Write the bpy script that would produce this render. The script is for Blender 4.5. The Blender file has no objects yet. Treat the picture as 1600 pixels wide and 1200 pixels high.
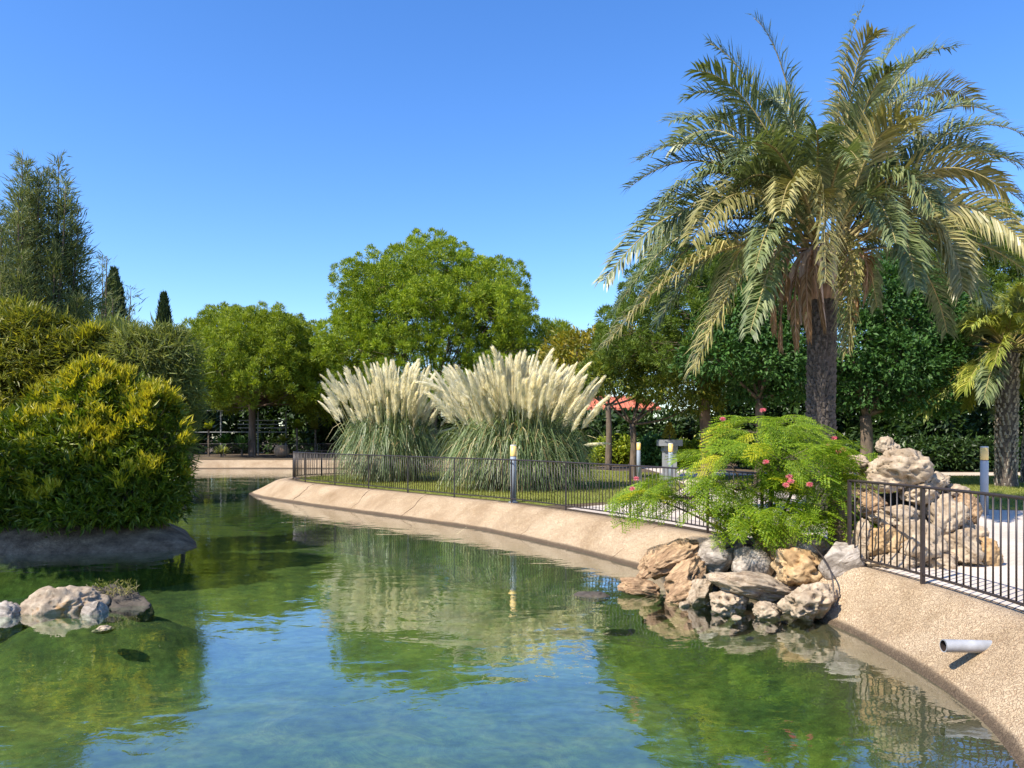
import bpy, bmesh, math, random
import numpy as np
from mathutils import Vector, Matrix
from mathutils.geometry import tessellate_polygon

# ------------------------------------------------------------------ camera, sky, sun, exposure
S = bpy.context.scene
COL = S.collection
HC = 2.05            # eye height above the pond (water is z = 0, ground is z = 0.54)
FP = 1200.0          # focal length in photograph pixels
GZ = 0.54
cam = bpy.data.cameras.new('camera')
cam.sensor_width = 36.0
cam.lens = 36.0 * FP / 1600.0
cam.shift_y = 84.0 / 1600.0
cam.clip_end = 2000.0
camo = bpy.data.objects.new('camera', cam)
COL.objects.link(camo)
camo.location = (0, 0, HC)
camo.rotation_euler = (math.radians(90), 0, 0)
S.camera = camo

SUN_EL = math.radians(47)
SUN_AZ = math.atan2(-0.78, -0.62)          # compass angle of the sun: x = sin, y = cos
w = bpy.data.worlds.new('World')
S.world = w
w.use_nodes = True
wn = w.node_tree
sky = wn.nodes.new('ShaderNodeTexSky')
sky.sky_type = 'NISHITA'
sky.sun_disc = False
sky.sun_elevation = SUN_EL
sky.sun_rotation = SUN_AZ
sky.altitude = 0.0
sky.air_density = 1.0
sky.dust_density = 0.3
sky.ozone_density = 4.0
hs = wn.nodes.new('ShaderNodeHueSaturation')
hs.inputs['Saturation'].default_value = 1.24
hs.inputs['Hue'].default_value = 0.509
wn.links.new(sky.outputs[0], hs.inputs['Color'])
bg = wn.nodes['Background']
bg.inputs[1].default_value = 0.15
wn.links.new(hs.outputs[0], bg.inputs[0])

sun = bpy.data.lights.new('sun', 'SUN')
sun.energy = 5.0
sun.angle = math.radians(0.5)
sun.color = (1.0, 0.92, 0.79)
suno = bpy.data.objects.new('sun', sun)
COL.objects.link(suno)
sdir = Vector((math.sin(SUN_AZ) * math.cos(SUN_EL), math.cos(SUN_AZ) * math.cos(SUN_EL), math.sin(SUN_EL)))
suno.rotation_euler = sdir.to_track_quat('Z', 'Y').to_euler()
suno.location = (0, 0, 40)

vs = S.view_settings
S.display_settings.display_device = 'sRGB'
vs.view_transform = 'Standard'
vs.look = 'None'
vs.exposure = 0.86
vs.gamma = 1.0
vs.use_curve_mapping = False
S.render.engine = 'CYCLES'
S.cycles.use_denoising = True
S.cycles.max_bounces = 8
S.cycles.transparent_max_bounces = 8
S.cycles.caustics_reflective = False
S.cycles.caustics_refractive = False

# ------------------------------------------------------------------ small helpers
def at(x, y, D):
    """world point that stands D metres ahead and shows at photograph pixel x, y"""
    return np.array([(x - 800) / FP * D, D, HC - (y - 684) / FP * D])

def rng(s):
    return np.random.default_rng(s)

def unit(v):
    v = np.asarray(v, float)
    return v / np.maximum(np.linalg.norm(v, axis=-1, keepdims=True), 1e-9)

def vnoise(p, seed=0):
    p = np.asarray(p, float)
    i = np.floor(p); f = p - i
    u = f * f * (3 - 2 * f)
    def h(a, b, c):
        s = np.sin((i[:, 0] + a) * 127.1 + (i[:, 1] + b) * 311.7 + (i[:, 2] + c) * 74.7 + seed * 13.7) * 43758.5453
        return s - np.floor(s)
    def l(a, b, t): return a + (b - a) * t
    x00 = l(h(0, 0, 0), h(1, 0, 0), u[:, 0]); x10 = l(h(0, 1, 0), h(1, 1, 0), u[:, 0])
    x01 = l(h(0, 0, 1), h(1, 0, 1), u[:, 0]); x11 = l(h(0, 1, 1), h(1, 1, 1), u[:, 0])
    return l(l(x00, x10, u[:, 1]), l(x01, x11, u[:, 1]), u[:, 2]) * 2 - 1

def fbm(p, seed=0, o=4):
    a = 0; k = 1.0; q = np.asarray(p, float)
    for n in range(o):
        a = a + k * vnoise(q, seed + n * 7); q = q * 2.03 + 5.1; k *= 0.5
    return a

class MB:
    """collects pieces of geometry, then links them as one mesh object"""
    def __init__(self): self.V = []; self.F = []; self.n = 0
    def add(self, V, F, m=0):
        V = np.asarray(V, float).reshape(-1, 3)
        F = np.asarray(F, int)
        self.V.append(V); self.F.append((F + self.n, m)); self.n += len(V)
        return self
    def box(self, c, s, rz=0.0, m=0):
        c = np.array(c, float); s = np.array(s, float) / 2
        v = np.array([[a, b, d] for a in (-1, 1) for b in (-1, 1) for d in (-1, 1)], float) * s
        ca, sa = math.cos(rz), math.sin(rz)
        v = np.stack([v[:, 0] * ca - v[:, 1] * sa, v[:, 0] * sa + v[:, 1] * ca, v[:, 2]], 1) + c
        return self.add(v, [[0, 1, 3, 2], [4, 6, 7, 5], [0, 4, 5, 1], [2, 3, 7, 6], [0, 2, 6, 4], [1, 5, 7, 3]], m)
    def tube(self, P, R, seg=8, m=0, cap=True):
        P = np.asarray(P, float); n = len(P)
        R = np.broadcast_to(np.asarray(R, float), (n,))
        T = unit(np.gradient(P, axis=0))
        ref = np.array([0, 0, 1.0]) if abs(T[0][2]) < 0.9 else np.array([1.0, 0, 0])
        a = unit(np.cross(T, ref)); b = np.cross(T, a)
        th = np.linspace(0, 2 * np.pi, seg, endpoint=False)
        V = P[:, None] + R[:, None, None] * (np.cos(th)[None, :, None] * a[:, None] + np.sin(th)[None, :, None] * b[:, None])
        V = V.reshape(-1, 3)
        j = np.arange(seg); k = (j + 1) % seg
        F = np.concatenate([np.stack([i * seg + j, i * seg + k, (i + 1) * seg + k, (i + 1) * seg + j], 1) for i in range(n - 1)])
        self.add(V, F, m)
        if cap:
            o = self.n - len(V)
            self.F.append((np.array([[o + q for q in range(seg)][::-1]]), m))
            self.F.append((np.array([[o + (n - 1) * seg + q for q in range(seg)]]), m))
        return self
    def lathe(self, prof, seg=20, c=(0, 0, 0), m=0):
        pr = np.array(prof, float); th = np.linspace(0, 2 * np.pi, seg, endpoint=False)
        V = np.stack([pr[:, 0, None] * np.cos(th), pr[:, 0, None] * np.sin(th), np.repeat(pr[:, 1, None], seg, 1)], 2).reshape(-1, 3) + np.array(c)
        j = np.arange(seg); k = (j + 1) % seg
        F = np.concatenate([np.stack([i * seg + j, i * seg + k, (i + 1) * seg + k, (i + 1) * seg + j], 1) for i in range(len(pr) - 1)])
        self.add(V, F, m)
        o = self.n - len(V)
        self.F.append((np.array([[o + (len(pr) - 1) * seg + q for q in range(seg)]]), m))
        self.F.append((np.array([[o + q for q in range(seg)][::-1]]), m))
        return self
    def mesh(self, name, mats, smooth=False):
        me = bpy.data.meshes.new(name)
        V = np.concatenate(self.V)
        me.vertices.add(len(V)); me.vertices.foreach_set('co', V.ravel())
        cnt = np.concatenate([np.full(len(F), F.shape[1]) for F, m in self.F])
        lv = np.concatenate([F.ravel() for F, m in self.F])
        mi = np.concatenate([np.full(len(F), m) for F, m in self.F])
        me.loops.add(len(lv)); me.loops.foreach_set('vertex_index', lv.astype(np.int32))
        me.polygons.add(len(cnt))
        me.polygons.foreach_set('loop_start', (np.cumsum(cnt) - cnt).astype(np.int32))
        me.polygons.foreach_set('material_index', mi.astype(np.int32))
        me.polygons.foreach_set('use_smooth', np.full(len(cnt), bool(smooth)))
        for mt in (mats if isinstance(mats, (list, tuple)) else [mats]): me.materials.append(mt)
        me.update(calc_edges=True)
        return me
    def build(self, name, mats, parent=None, smooth=False, loc=None):
        o = bpy.data.objects.new(name, self.mesh(name, mats, smooth))
        COL.objects.link(o)
        if parent is not None: o.parent = parent
        if loc is not None: o.location = loc
        return o

def place(name, me, parent=None, loc=(0, 0, 0), rot=(0, 0, 0), sc=(1, 1, 1)):
    o = bpy.data.objects.new(name, me)
    COL.objects.link(o)
    o.parent = parent
    o.location = loc; o.rotation_euler = rot; o.scale = sc
    return o

def tag(o, label=None, cat=None, group=None, kind=None):
    if label: o['label'] = label
    if cat: o['category'] = cat
    if group: o['group'] = group
    if kind: o['kind'] = kind
    return o

def thing(name, label, cat, loc=(0, 0, 0), group=None):
    o = bpy.data.objects.new(name, None)
    COL.objects.link(o)
    o.empty_display_size = 0.2
    o.location = tuple(float(c) for c in loc)
    return tag(o, label, cat, group)

def copy_tree(o, parent=None):
    c = o.copy(); COL.objects.link(c); c.parent = parent
    for ch in list(o.children): copy_tree(ch, c)
    return c

# ------------------------------------------------------------------ materials
def new_mat(name):
    m = bpy.data.materials.new(name); m.use_nodes = True
    nt = m.node_tree
    return m, nt, nt.nodes['Principled BSDF'], nt.nodes['Material Output']

def nd(nt, typ, **kw):
    n = nt.nodes.new(typ)
    for k, v in kw.items():
        if k.startswith('_'): setattr(n, k[1:], v)
        else:
            key = k.replace('__', ' ')
            n.inputs[key].default_value = v
    return n

def ramp(nt, src, stops, mode='LINEAR'):
    r = nt.nodes.new('ShaderNodeValToRGB')
    r.color_ramp.interpolation = mode
    e = r.color_ramp.elements
    while len(e) < len(stops): e.new(0.5)
    for k, (p, c) in enumerate(stops):
        e[k].position = p; e[k].color = (*c, 1) if len(c) == 3 else c
    nt.links.new(src, r.inputs[0])
    return r

def mixc(nt, f, a, b, typ='MIX'):
    n = nt.nodes.new('ShaderNodeMix'); n.data_type = 'RGBA'; n.blend_type = typ
    for key, v in ((0, f), (6, a), (7, b)):
        if hasattr(v, 'is_linked'): nt.links.new(v, n.inputs[key])
        elif key == 0: n.inputs[0].default_value = v
        else: n.inputs[key].default_value = (*v, 1)
    return n.outputs[2]

def bump(nt, h, strength, dist, out):
    b = nd(nt, 'ShaderNodeBump', Strength=strength, Distance=dist)
    nt.links.new(h, b.inputs['Height'])
    nt.links.new(b.outputs[0], out)
    return b

def noise(nt, vec, scale, detail=4, rough=0.55, dist=0.0):
    n = nd(nt, 'ShaderNodeTexNoise', Scale=scale, Detail=detail, Roughness=rough, Distortion=dist)
    if vec is not None: nt.links.new(vec, n.inputs['Vector'])
    return n

def coords(nt, kind='Object', sc=None):
    t = nt.nodes.new('ShaderNodeTexCoord')
    if sc is None: return t.outputs[kind]
    mp = nd(nt, 'ShaderNodeMapping'); mp.inputs['Scale'].default_value = sc
    nt.links.new(t.outputs[kind], mp.inputs[0])
    return mp.outputs[0]

def foliage(name, c1, c2, c3=None, trans=0.3, rough=0.5, clump=0.5, spec=0.35, tcol=None):
    """leaf colours that vary leaf by leaf and clump by clump, with light coming through"""
    m, nt, p, out = new_mat(name)
    g = nt.nodes.new('ShaderNodeNewGeometry')
    a = ramp(nt, g.outputs['Random Per Island'], [(0.0, c1), (0.6, c2), (1.0, c3 or c2)])
    n = noise(nt, coords(nt), clump, 2)
    f = ramp(nt, n.outputs[0], [(0.3, (0.72, 0.74, 0.7)), (0.7, (1.2, 1.17, 1.1))])
    c = mixc(nt, 1.0, a.outputs[0], f.outputs[0], 'MULTIPLY')
    nt.links.new(c, p.inputs['Base Color'])
    p.inputs['Roughness'].default_value = rough
    p.inputs['Specular IOR Level'].default_value = spec
    t = nt.nodes.new('ShaderNodeBsdfTranslucent')
    tc = mixc(nt, 1.0, c, tcol or (1.5, 1.5, 0.7), 'MULTIPLY')
    nt.links.new(tc, t.inputs[0])
    mx = nd(nt, 'ShaderNodeMixShader'); mx.inputs[0].default_value = trans
    nt.links.new(p.outputs[0], mx.inputs[1]); nt.links.new(t.outputs[0], mx.inputs[2])
    nt.links.new(mx.outputs[0], out.inputs[0])
    return m

def bark(name, c1, c2, sc=(6, 6, 1.2), b=0.03):
    m, nt, p, out = new_mat(name)
    n = noise(nt, coords(nt, 'Object', sc), 2.0, 6, 0.65, 0.6)
    r = ramp(nt, n.outputs[0], [(0.3, c1), (0.7, c2)])
    nt.links.new(r.outputs[0], p.inputs['Base Color'])
    p.inputs['Roughness'].default_value = 0.9
    bump(nt, n.outputs[0], 0.8, b, p.inputs['Normal'])
    return m

def plain(name, c, rough=0.5, metal=0.0, var=0.12, sc=6.0, spec=0.5):
    m, nt, p, out = new_mat(name)
    n = noise(nt, coords(nt), sc, 4)
    r = ramp(nt, n.outputs[0], [(0.25, tuple(x * (1 - var) for x in c)), (0.75, tuple(min(1, x * (1 + var)) for x in c))])
    nt.links.new(r.outputs[0], p.inputs['Base Color'])
    p.inputs['Roughness'].default_value = rough; p.inputs['Metallic'].default_value = metal
    p.inputs['Specular IOR Level'].default_value = spec
    return m

def stone(name, stops, streak=False, pit=14.0, bd=0.03, sc=3.0, rough=0.85):
    m, nt, p, out = new_mat(name)
    co = coords(nt, 'Object', (1.0, 5.0, 5.0) if streak else (1, 1, 1))
    n = noise(nt, co, sc, 7, 0.62, 0.9 if streak else 0.3)
    r = ramp(nt, n.outputs[0], stops)
    v = nd(nt, 'ShaderNodeTexVoronoi', Scale=pit); nt.links.new(co, v.inputs['Vector'])
    pr = ramp(nt, v.outputs['Distance'], [(0.08, (0.42, 0.34, 0.27)), (0.3, (1, 1, 1))])
    n2 = noise(nt, coords(nt), 22.0, 4)
    c = mixc(nt, 0.55, r.outputs[0], pr.outputs[0], 'MULTIPLY')
    g = ramp(nt, n2.outputs[0], [(0.3, (0.78, 0.76, 0.74)), (0.7, (1.1, 1.1, 1.1))])
    c = mixc(nt, 1.0, c, g.outputs[0], 'MULTIPLY')
    nt.links.new(c, p.inputs['Base Color'])
    p.inputs['Roughness'].default_value = rough
    p.inputs['Specular IOR Level'].default_value = 0.3
    ad = nd(nt, 'ShaderNodeMath', _operation='MULTIPLY_ADD')
    nt.links.new(pr.outputs[0], ad.inputs[0]); ad.inputs[1].default_value = 0.35
    nt.links.new(n.outputs[0], ad.inputs[2])
    b1 = bump(nt, ad.outputs[0], 0.9, bd, p.inputs['Normal'])
    b2 = nd(nt, 'ShaderNodeBump', Strength=0.5, Distance=0.01)
    nt.links.new(n2.outputs[0], b2.inputs['Height']); nt.links.new(b2.outputs[0], b1.inputs['Normal'])
    return m

M = {}
M['pine'] = foliage('pine needles', (0.10, 0.165, 0.010), (0.21, 0.295, 0.016), (0.36, 0.41, 0.024), 0.28, 0.55, 0.35)
M['pine_yellow'] = foliage('yellowish pine needles', (0.11, 0.165, 0.012), (0.22, 0.285, 0.020), (0.35, 0.40, 0.03), 0.28, 0.55, 0.35)
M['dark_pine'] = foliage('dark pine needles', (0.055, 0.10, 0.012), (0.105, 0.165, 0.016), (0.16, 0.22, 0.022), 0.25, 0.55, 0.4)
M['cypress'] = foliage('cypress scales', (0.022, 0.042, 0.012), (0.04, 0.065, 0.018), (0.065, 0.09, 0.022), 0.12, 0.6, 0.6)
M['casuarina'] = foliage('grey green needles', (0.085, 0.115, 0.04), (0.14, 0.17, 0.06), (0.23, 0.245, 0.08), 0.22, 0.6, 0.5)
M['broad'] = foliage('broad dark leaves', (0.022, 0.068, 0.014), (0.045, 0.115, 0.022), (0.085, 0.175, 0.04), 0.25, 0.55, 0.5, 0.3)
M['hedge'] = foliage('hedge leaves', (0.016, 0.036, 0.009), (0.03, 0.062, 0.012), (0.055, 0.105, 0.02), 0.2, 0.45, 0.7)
M['yellow_shrub'] = foliage('yellow green shrub leaves', (0.11, 0.17, 0.012), (0.22, 0.28, 0.02), (0.42, 0.42, 0.03), 0.35, 0.45, 1.2)
M['bush'] = foliage('bush leaves', (0.06, 0.105, 0.009), (0.115, 0.165, 0.012), (0.21, 0.245, 0.018), 0.28, 0.42, 1.4)
M['bush_tip'] = foliage('yellow new leaves', (0.24, 0.26, 0.018), (0.42, 0.38, 0.028), (0.55, 0.47, 0.04), 0.35, 0.42, 2.0)
M['olive'] = foliage('olive narrow leaves', (0.11, 0.135, 0.02), (0.20, 0.21, 0.028), (0.34, 0.31, 0.045), 0.3, 0.48, 1.1)
M['willow'] = foliage('grey willow leaves', (0.13, 0.165, 0.05), (0.21, 0.24, 0.075), (0.32, 0.33, 0.10), 0.3, 0.48, 1.0)
M['albizia'] = foliage('feathery green leaves', (0.11, 0.20, 0.010), (0.18, 0.28, 0.014), (0.30, 0.37, 0.02), 0.35, 0.48, 1.6, tcol=(1.6, 1.6, 0.5))
M['albizia_yellow'] = foliage('yellowing feathery leaves', (0.32, 0.36, 0.015), (0.45, 0.45, 0.02), (0.55, 0.5, 0.03), 0.35, 0.48, 1.6)
M['albizia_tree'] = foliage('silk tree leaves', (0.07, 0.115, 0.018), (0.13, 0.18, 0.022), (0.28, 0.27, 0.035), 0.3, 0.5, 0.7)
M['orange_leaf'] = foliage('orange tipped leaves', (0.16, 0.18, 0.02), (0.24, 0.22, 0.025), (0.38, 0.28, 0.03), 0.3, 0.5, 0.8)
M['palm'] = foliage('palm leaflets', (0.085, 0.115, 0.045), (0.145, 0.18, 0.075), (0.25, 0.275, 0.125), 0.22, 0.42, 0.8, 0.5, tcol=(1.3, 1.4, 0.6))
M['palm_gold'] = foliage('golden palm leaflets', (0.17, 0.17, 0.06), (0.28, 0.255, 0.095), (0.44, 0.38, 0.17), 0.16, 0.4, 0.8, 0.5, tcol=(1.3, 1.3, 0.6))
M['palm_yellow'] = foliage('yellow green palm leaflets', (0.15, 0.19, 0.03), (0.25, 0.28, 0.05), (0.42, 0.40, 0.08), 0.25, 0.4, 0.8, 0.5)
M['palm_dead'] = foliage('dry palm leaflets', (0.17, 0.095, 0.045), (0.28, 0.17, 0.085), (0.42, 0.30, 0.19), 0.15, 0.7, 1.5, 0.2, tcol=(1.1, 1, 0.8))
M['rachis'] = plain('frond stalk', (0.30, 0.24, 0.09), 0.5, 0, 0.2, 4)
M['dead_stalk'] = plain('dry frond stalk', (0.30, 0.19, 0.12), 0.75, 0, 0.3, 7)
M['palm_bark'] = bark('palm bark', (0.030, 0.022, 0.017), (0.13, 0.10, 0.08), (5, 5, 8), 0.02)
M['palm_scale'] = bark('palm leaf bases', (0.022, 0.017, 0.014), (0.17, 0.14, 0.115), (7, 7, 7), 0.015)
M['pale_scale'] = bark('pale palm leaf bases', (0.10, 0.075, 0.055), (0.42, 0.36, 0.29), (7, 7, 7), 0.015)
M['pine_bark'] = bark('pine bark', (0.085, 0.055, 0.040), (0.20, 0.14, 0.10))
M['bark'] = bark('grey brown bark', (0.060, 0.045, 0.032), (0.16, 0.115, 0.08))
M['blade'] = foliage('pampas blades', (0.085, 0.135, 0.05), (0.15, 0.21, 0.085), (0.26, 0.32, 0.15), 0.25, 0.42, 1.2, 0.5)
M['plume'] = foliage('pampas plumes', (0.92, 0.86, 0.68), (0.95, 0.91, 0.76), (0.97, 0.94, 0.83), 0.45, 0.75, 2.5, 0.1, tcol=(1.0, 0.98, 0.85))
M['straw'] = foliage('dry straw blades', (0.28, 0.22, 0.11), (0.42, 0.34, 0.18), (0.55, 0.47, 0.28), 0.25, 0.6, 1.2, 0.3)
M['stalk'] = plain('pampas stalks', (0.30, 0.29, 0.12), 0.6)
M['flower'] = foliage('pink stamens', (0.80, 0.16, 0.24), (0.86, 0.28, 0.34), (0.88, 0.50, 0.52), 0.3, 0.6, 4.0, tcol=(1.1, 1, 1))
M['iron'] = plain('dark brown iron paint', (0.030, 0.022, 0.020), 0.42, 0.0, 0.25, 30)
M['post_grey'] = plain('blue grey bollard paint', (0.27, 0.31, 0.37), 0.4, 0.0, 0.08, 5)
M['lamp_cream'] = plain('cream lamp plastic', (0.80, 0.54, 0.18), 0.4, 0.0, 0.04, 3)
M['lamp_lid'] = plain('lamp lid', (0.45, 0.45, 0.45), 0.4)
M['pvc'] = plain('grey plastic pipe', (0.30, 0.31, 0.33), 0.5, 0, 0.3, 7)
M['white'] = plain('weathered pale paint', (0.17, 0.175, 0.175), 0.6, 0, 0.15, 5)
M['pedestal'] = plain('pale grey concrete', (0.23, 0.24, 0.26), 0.8, 0, 0.15, 12)
M['terracotta'] = plain('pale terracotta', (0.42, 0.26, 0.15), 0.8, 0, 0.2, 10)
M['roof'] = plain('red clay tile', (0.45, 0.13, 0.075), 0.8, 0, 0.3, 6)
M['dark_wall'] = plain('dark timber wall', (0.035, 0.028, 0.022), 0.8, 0, 0.3, 6)
M['wood'] = bark('weathered wood', (0.10, 0.07, 0.05), (0.26, 0.18, 0.12), (2, 8, 8), 0.01)
PALE = [(0.25, (0.12, 0.08, 0.05)), (0.40, (0.28, 0.21, 0.14)), (0.56, (0.42, 0.34, 0.245)), (0.8, (0.32, 0.21, 0.115))]
TAN = [(0.25, (0.17, 0.10, 0.05)), (0.45, (0.36, 0.23, 0.11)), (0.62, (0.50, 0.36, 0.20)), (0.8, (0.36, 0.25, 0.15))]
GREY = [(0.25, (0.09, 0.075, 0.06)), (0.42, (0.22, 0.185, 0.15)), (0.58, (0.42, 0.37, 0.315)), (0.8, (0.30, 0.22, 0.15))]
BROWN = [(0.25, (0.10, 0.06, 0.035)), (0.42, (0.27, 0.17, 0.095)), (0.58, (0.46, 0.31, 0.18)), (0.8, (0.24, 0.17, 0.11))]
RUST = [(0.25, (0.12, 0.09, 0.06)), (0.42, (0.27, 0.21, 0.15)), (0.54, (0.38, 0.31, 0.23)), (0.66, (0.36, 0.19, 0.06))]
M['pale'] = stone('pale porous limestone', PALE, False, 15, 0.03)
M['palelog'] = stone('pale grooved stone', PALE, True, 7, 0.03)
M['tan'] = stone('tan porous stone', TAN, False, 12, 0.035)
M['grey'] = stone('silver grey weathered stone', GREY, True, 4, 0.03, 1.6, 0.55)
M['brown'] = stone('brown layered stone', BROWN, True, 6, 0.05, 2.2)
M['rust'] = stone('pale stone with rusty patches', RUST, False, 12, 0.03)
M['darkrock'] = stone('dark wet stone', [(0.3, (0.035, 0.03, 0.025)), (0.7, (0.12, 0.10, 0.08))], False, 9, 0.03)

def algae(nt, co):
    n1 = noise(nt, co, 1.5, 6, 0.62, 0.8); n2 = noise(nt, co, 0.35, 3); n3 = noise(nt, co, 9.0, 4)
    a = ramp(nt, n1.outputs[0], [(0.28, (0.030, 0.052, 0.014)), (0.5, (0.075, 0.108, 0.020)), (0.72, (0.150, 0.168, 0.032))])
    b = ramp(nt, n2.outputs[0], [(0.35, (0.8, 1.0, 1.25)), (0.65, (1.12, 1.0, 0.85))])
    c = mixc(nt, 1.0, a.outputs[0], b.outputs[0], 'MULTIPLY')
    d = ramp(nt, n3.outputs[0], [(0.3, (0.5, 0.5, 0.5)), (0.65, (1.25, 1.25, 1.25))])
    return mixc(nt, 0.8, c, d.outputs[0], 'MULTIPLY'), n1
# --- bank concrete with a stamped crackle
m, nt, p, out = new_mat('stamped beige concrete'); M['bank'] = m
co = coords(nt)
wp = noise(nt, co, 3.0, 3)
wv = mixc(nt, 0.16, (0, 0, 0), wp.outputs['Color'], 'MIX')
va = nt.nodes.new('ShaderNodeVectorMath'); va.operation = 'ADD'
nt.links.new(co, va.inputs[0]); nt.links.new(wp.outputs['Color'], va.inputs[1])
v1 = nd(nt, 'ShaderNodeTexVoronoi', Scale=22.0, Randomness=1.0); v1.feature = 'DISTANCE_TO_EDGE'
nt.links.new(va.outputs[0], v1.inputs['Vector'])
n1 = noise(nt, co, 45.0, 5, 0.6, 1.5)
n2 = noise(nt, co, 1.1, 5)
e1 = ramp(nt, v1.outputs['Distance'], [(0.0, (0, 0, 0)), (0.10, (1, 1, 1))])
base = ramp(nt, n2.outputs[0], [(0.28, (0.36, 0.265, 0.165)), (0.5, (0.475, 0.365, 0.24)), (0.72, (0.53, 0.42, 0.29))])
c = mixc(nt, e1.outputs[0], (0.37, 0.245, 0.15), base.outputs[0])
g = ramp(nt, n1.outputs[0], [(0.25, (0.72, 0.68, 0.62)), (0.6, (1.05, 1.05, 1.05))])
c = mixc(nt, 0.7, c, g.outputs[0], 'MULTIPLY')
# damp tide mark, then algae blended by depth in place of light absorbed by water
geo = nt.nodes.new('ShaderNodeNewGeometry'); sx = nt.nodes.new('ShaderNodeSeparateXYZ')
nt.links.new(geo.outputs['Position'], sx.inputs[0])
zz = nd(nt, 'ShaderNodeMath', _operation='MULTIPLY_ADD'); nt.links.new(n2.outputs[0], zz.inputs[0]); zz.inputs[1].default_value = -0.05
nt.links.new(sx.outputs[2], zz.inputs[2])
sn = noise(nt, co, 0.55, 5, 0.65, 1.0)
sr = ramp(nt, sn.outputs[0], [(0.36, (0.78, 0.74, 0.68)), (0.52, (1.0, 1.0, 1.0)), (0.7, (1.06, 1.05, 1.03))])
c = mixc(nt, 0.9, c, sr.outputs[0], 'MULTIPLY')
wet = ramp(nt, zz.outputs[0], [(0.0, (1, 1, 1)), (0.022, (0.85, 0.85, 0.85)), (0.045, (0, 0, 0))])
c = mixc(nt, wet.outputs[0], c, (0.105, 0.075, 0.048))
mr = nd(nt, 'ShaderNodeMapRange'); nt.links.new(sx.outputs[2], mr.inputs[0])
mr.inputs[1].default_value = -0.42; mr.inputs[2].default_value = -0.02; mr.inputs[3].default_value = 1.0; mr.inputs[4].default_value = 0.0
alg, _ = algae(nt, co)
c = mixc(nt, mr.outputs[0], c, alg)
nt.links.new(c, p.inputs['Base Color'])
p.inputs['Roughness'].default_value = 0.85; p.inputs['Specular IOR Level'].default_value = 0.25
hh = nd(nt, 'ShaderNodeMath', _operation='ADD'); nt.links.new(e1.outputs[0], hh.inputs[0]); nt.links.new(n1.outputs[0], hh.inputs[1])
bump(nt, hh.outputs[0], 0.8, 0.012, p.inputs['Normal'])

# --- pond floor, algae
m, nt, p, out = new_mat('algae pond floor'); M['floor'] = m
co = coords(nt)
c, n1 = algae(nt, co)
nt.links.new(c, p.inputs['Base Color']); p.inputs['Roughness'].default_value = 0.95
bump(nt, n1.outputs[0], 0.6, 0.1, p.inputs['Normal'])

# --- water surface
m, nt, p, out = new_mat('pond water'); M['water'] = m
nt.nodes.remove(p)
co = coords(nt, 'Object', (0.75, 1.0, 1.0))
r1 = noise(nt, co, 1.5, 2, 0.5, 0.6)
r2 = noise(nt, co, 5.0, 3, 0.55, 0.5)
r3 = noise(nt, co, 0.22, 2)
ga = ramp(nt, r3.outputs[0], [(0.35, (0.35, 0.35, 0.35)), (0.65, (1, 1, 1))])
ad = nd(nt, 'ShaderNodeMath', _operation='MULTIPLY_ADD')
nt.links.new(r2.outputs[0], ad.inputs[0]); ad.inputs[1].default_value = 0.26; nt.links.new(r1.outputs[0], ad.inputs[2])
bp = nd(nt, 'ShaderNodeBump', Strength=1.0, Distance=0.013)
ml = nd(nt, 'ShaderNodeMath', _operation='MULTIPLY')
nt.links.new(ad.outputs[0], ml.inputs[0]); nt.links.new(ga.outputs[0], ml.inputs[1])
nt.links.new(ml.outputs[0], bp.inputs['Height'])
gl = nd(nt, 'ShaderNodeBsdfGlossy', Roughness=0.015)
gl.inputs['Color'].default_value = (0.95, 0.97, 1.0, 1)
tr = nt.nodes.new('ShaderNodeBsdfTransparent'); tr.inputs[0].default_value = (0.80, 0.92, 0.82, 1)
gi = nt.nodes.new('ShaderNodeNewGeometry'); dt = nd(nt, 'ShaderNodeVectorMath', _operation='DOT_PRODUCT')
nt.links.new(gi.outputs['Incoming'], dt.inputs[0]); nt.links.new(bp.outputs[0], dt.inputs[1])
ab = nd(nt, 'ShaderNodeMath', _operation='ABSOLUTE'); nt.links.new(dt.outputs['Value'], ab.inputs[0])
om = nd(nt, 'ShaderNodeMath', _operation='SUBTRACT', _use_clamp=True); om.inputs[0].default_value = 1.0; nt.links.new(ab.outputs[0], om.inputs[1])
pw = nd(nt, 'ShaderNodeMath', _operation='POWER'); nt.links.new(om.outputs[0], pw.inputs[0]); pw.inputs[1].default_value = 2.9
fr = nd(nt, 'ShaderNodeMath', _operation='MULTIPLY_ADD'); nt.links.new(pw.outputs[0], fr.inputs[0]); fr.inputs[1].default_value = 0.95; fr.inputs[2].default_value = 0.04
nt.links.new(bp.outputs[0], gl.inputs['Normal'])
mx = nt.nodes.new('ShaderNodeMixShader')
nt.links.new(fr.outputs[0], mx.inputs[0]); nt.links.new(tr.outputs[0], mx.inputs[1]); nt.links.new(gl.outputs[0], mx.inputs[2])
nt.links.new(mx.outputs[0], out.inputs[0])

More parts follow.
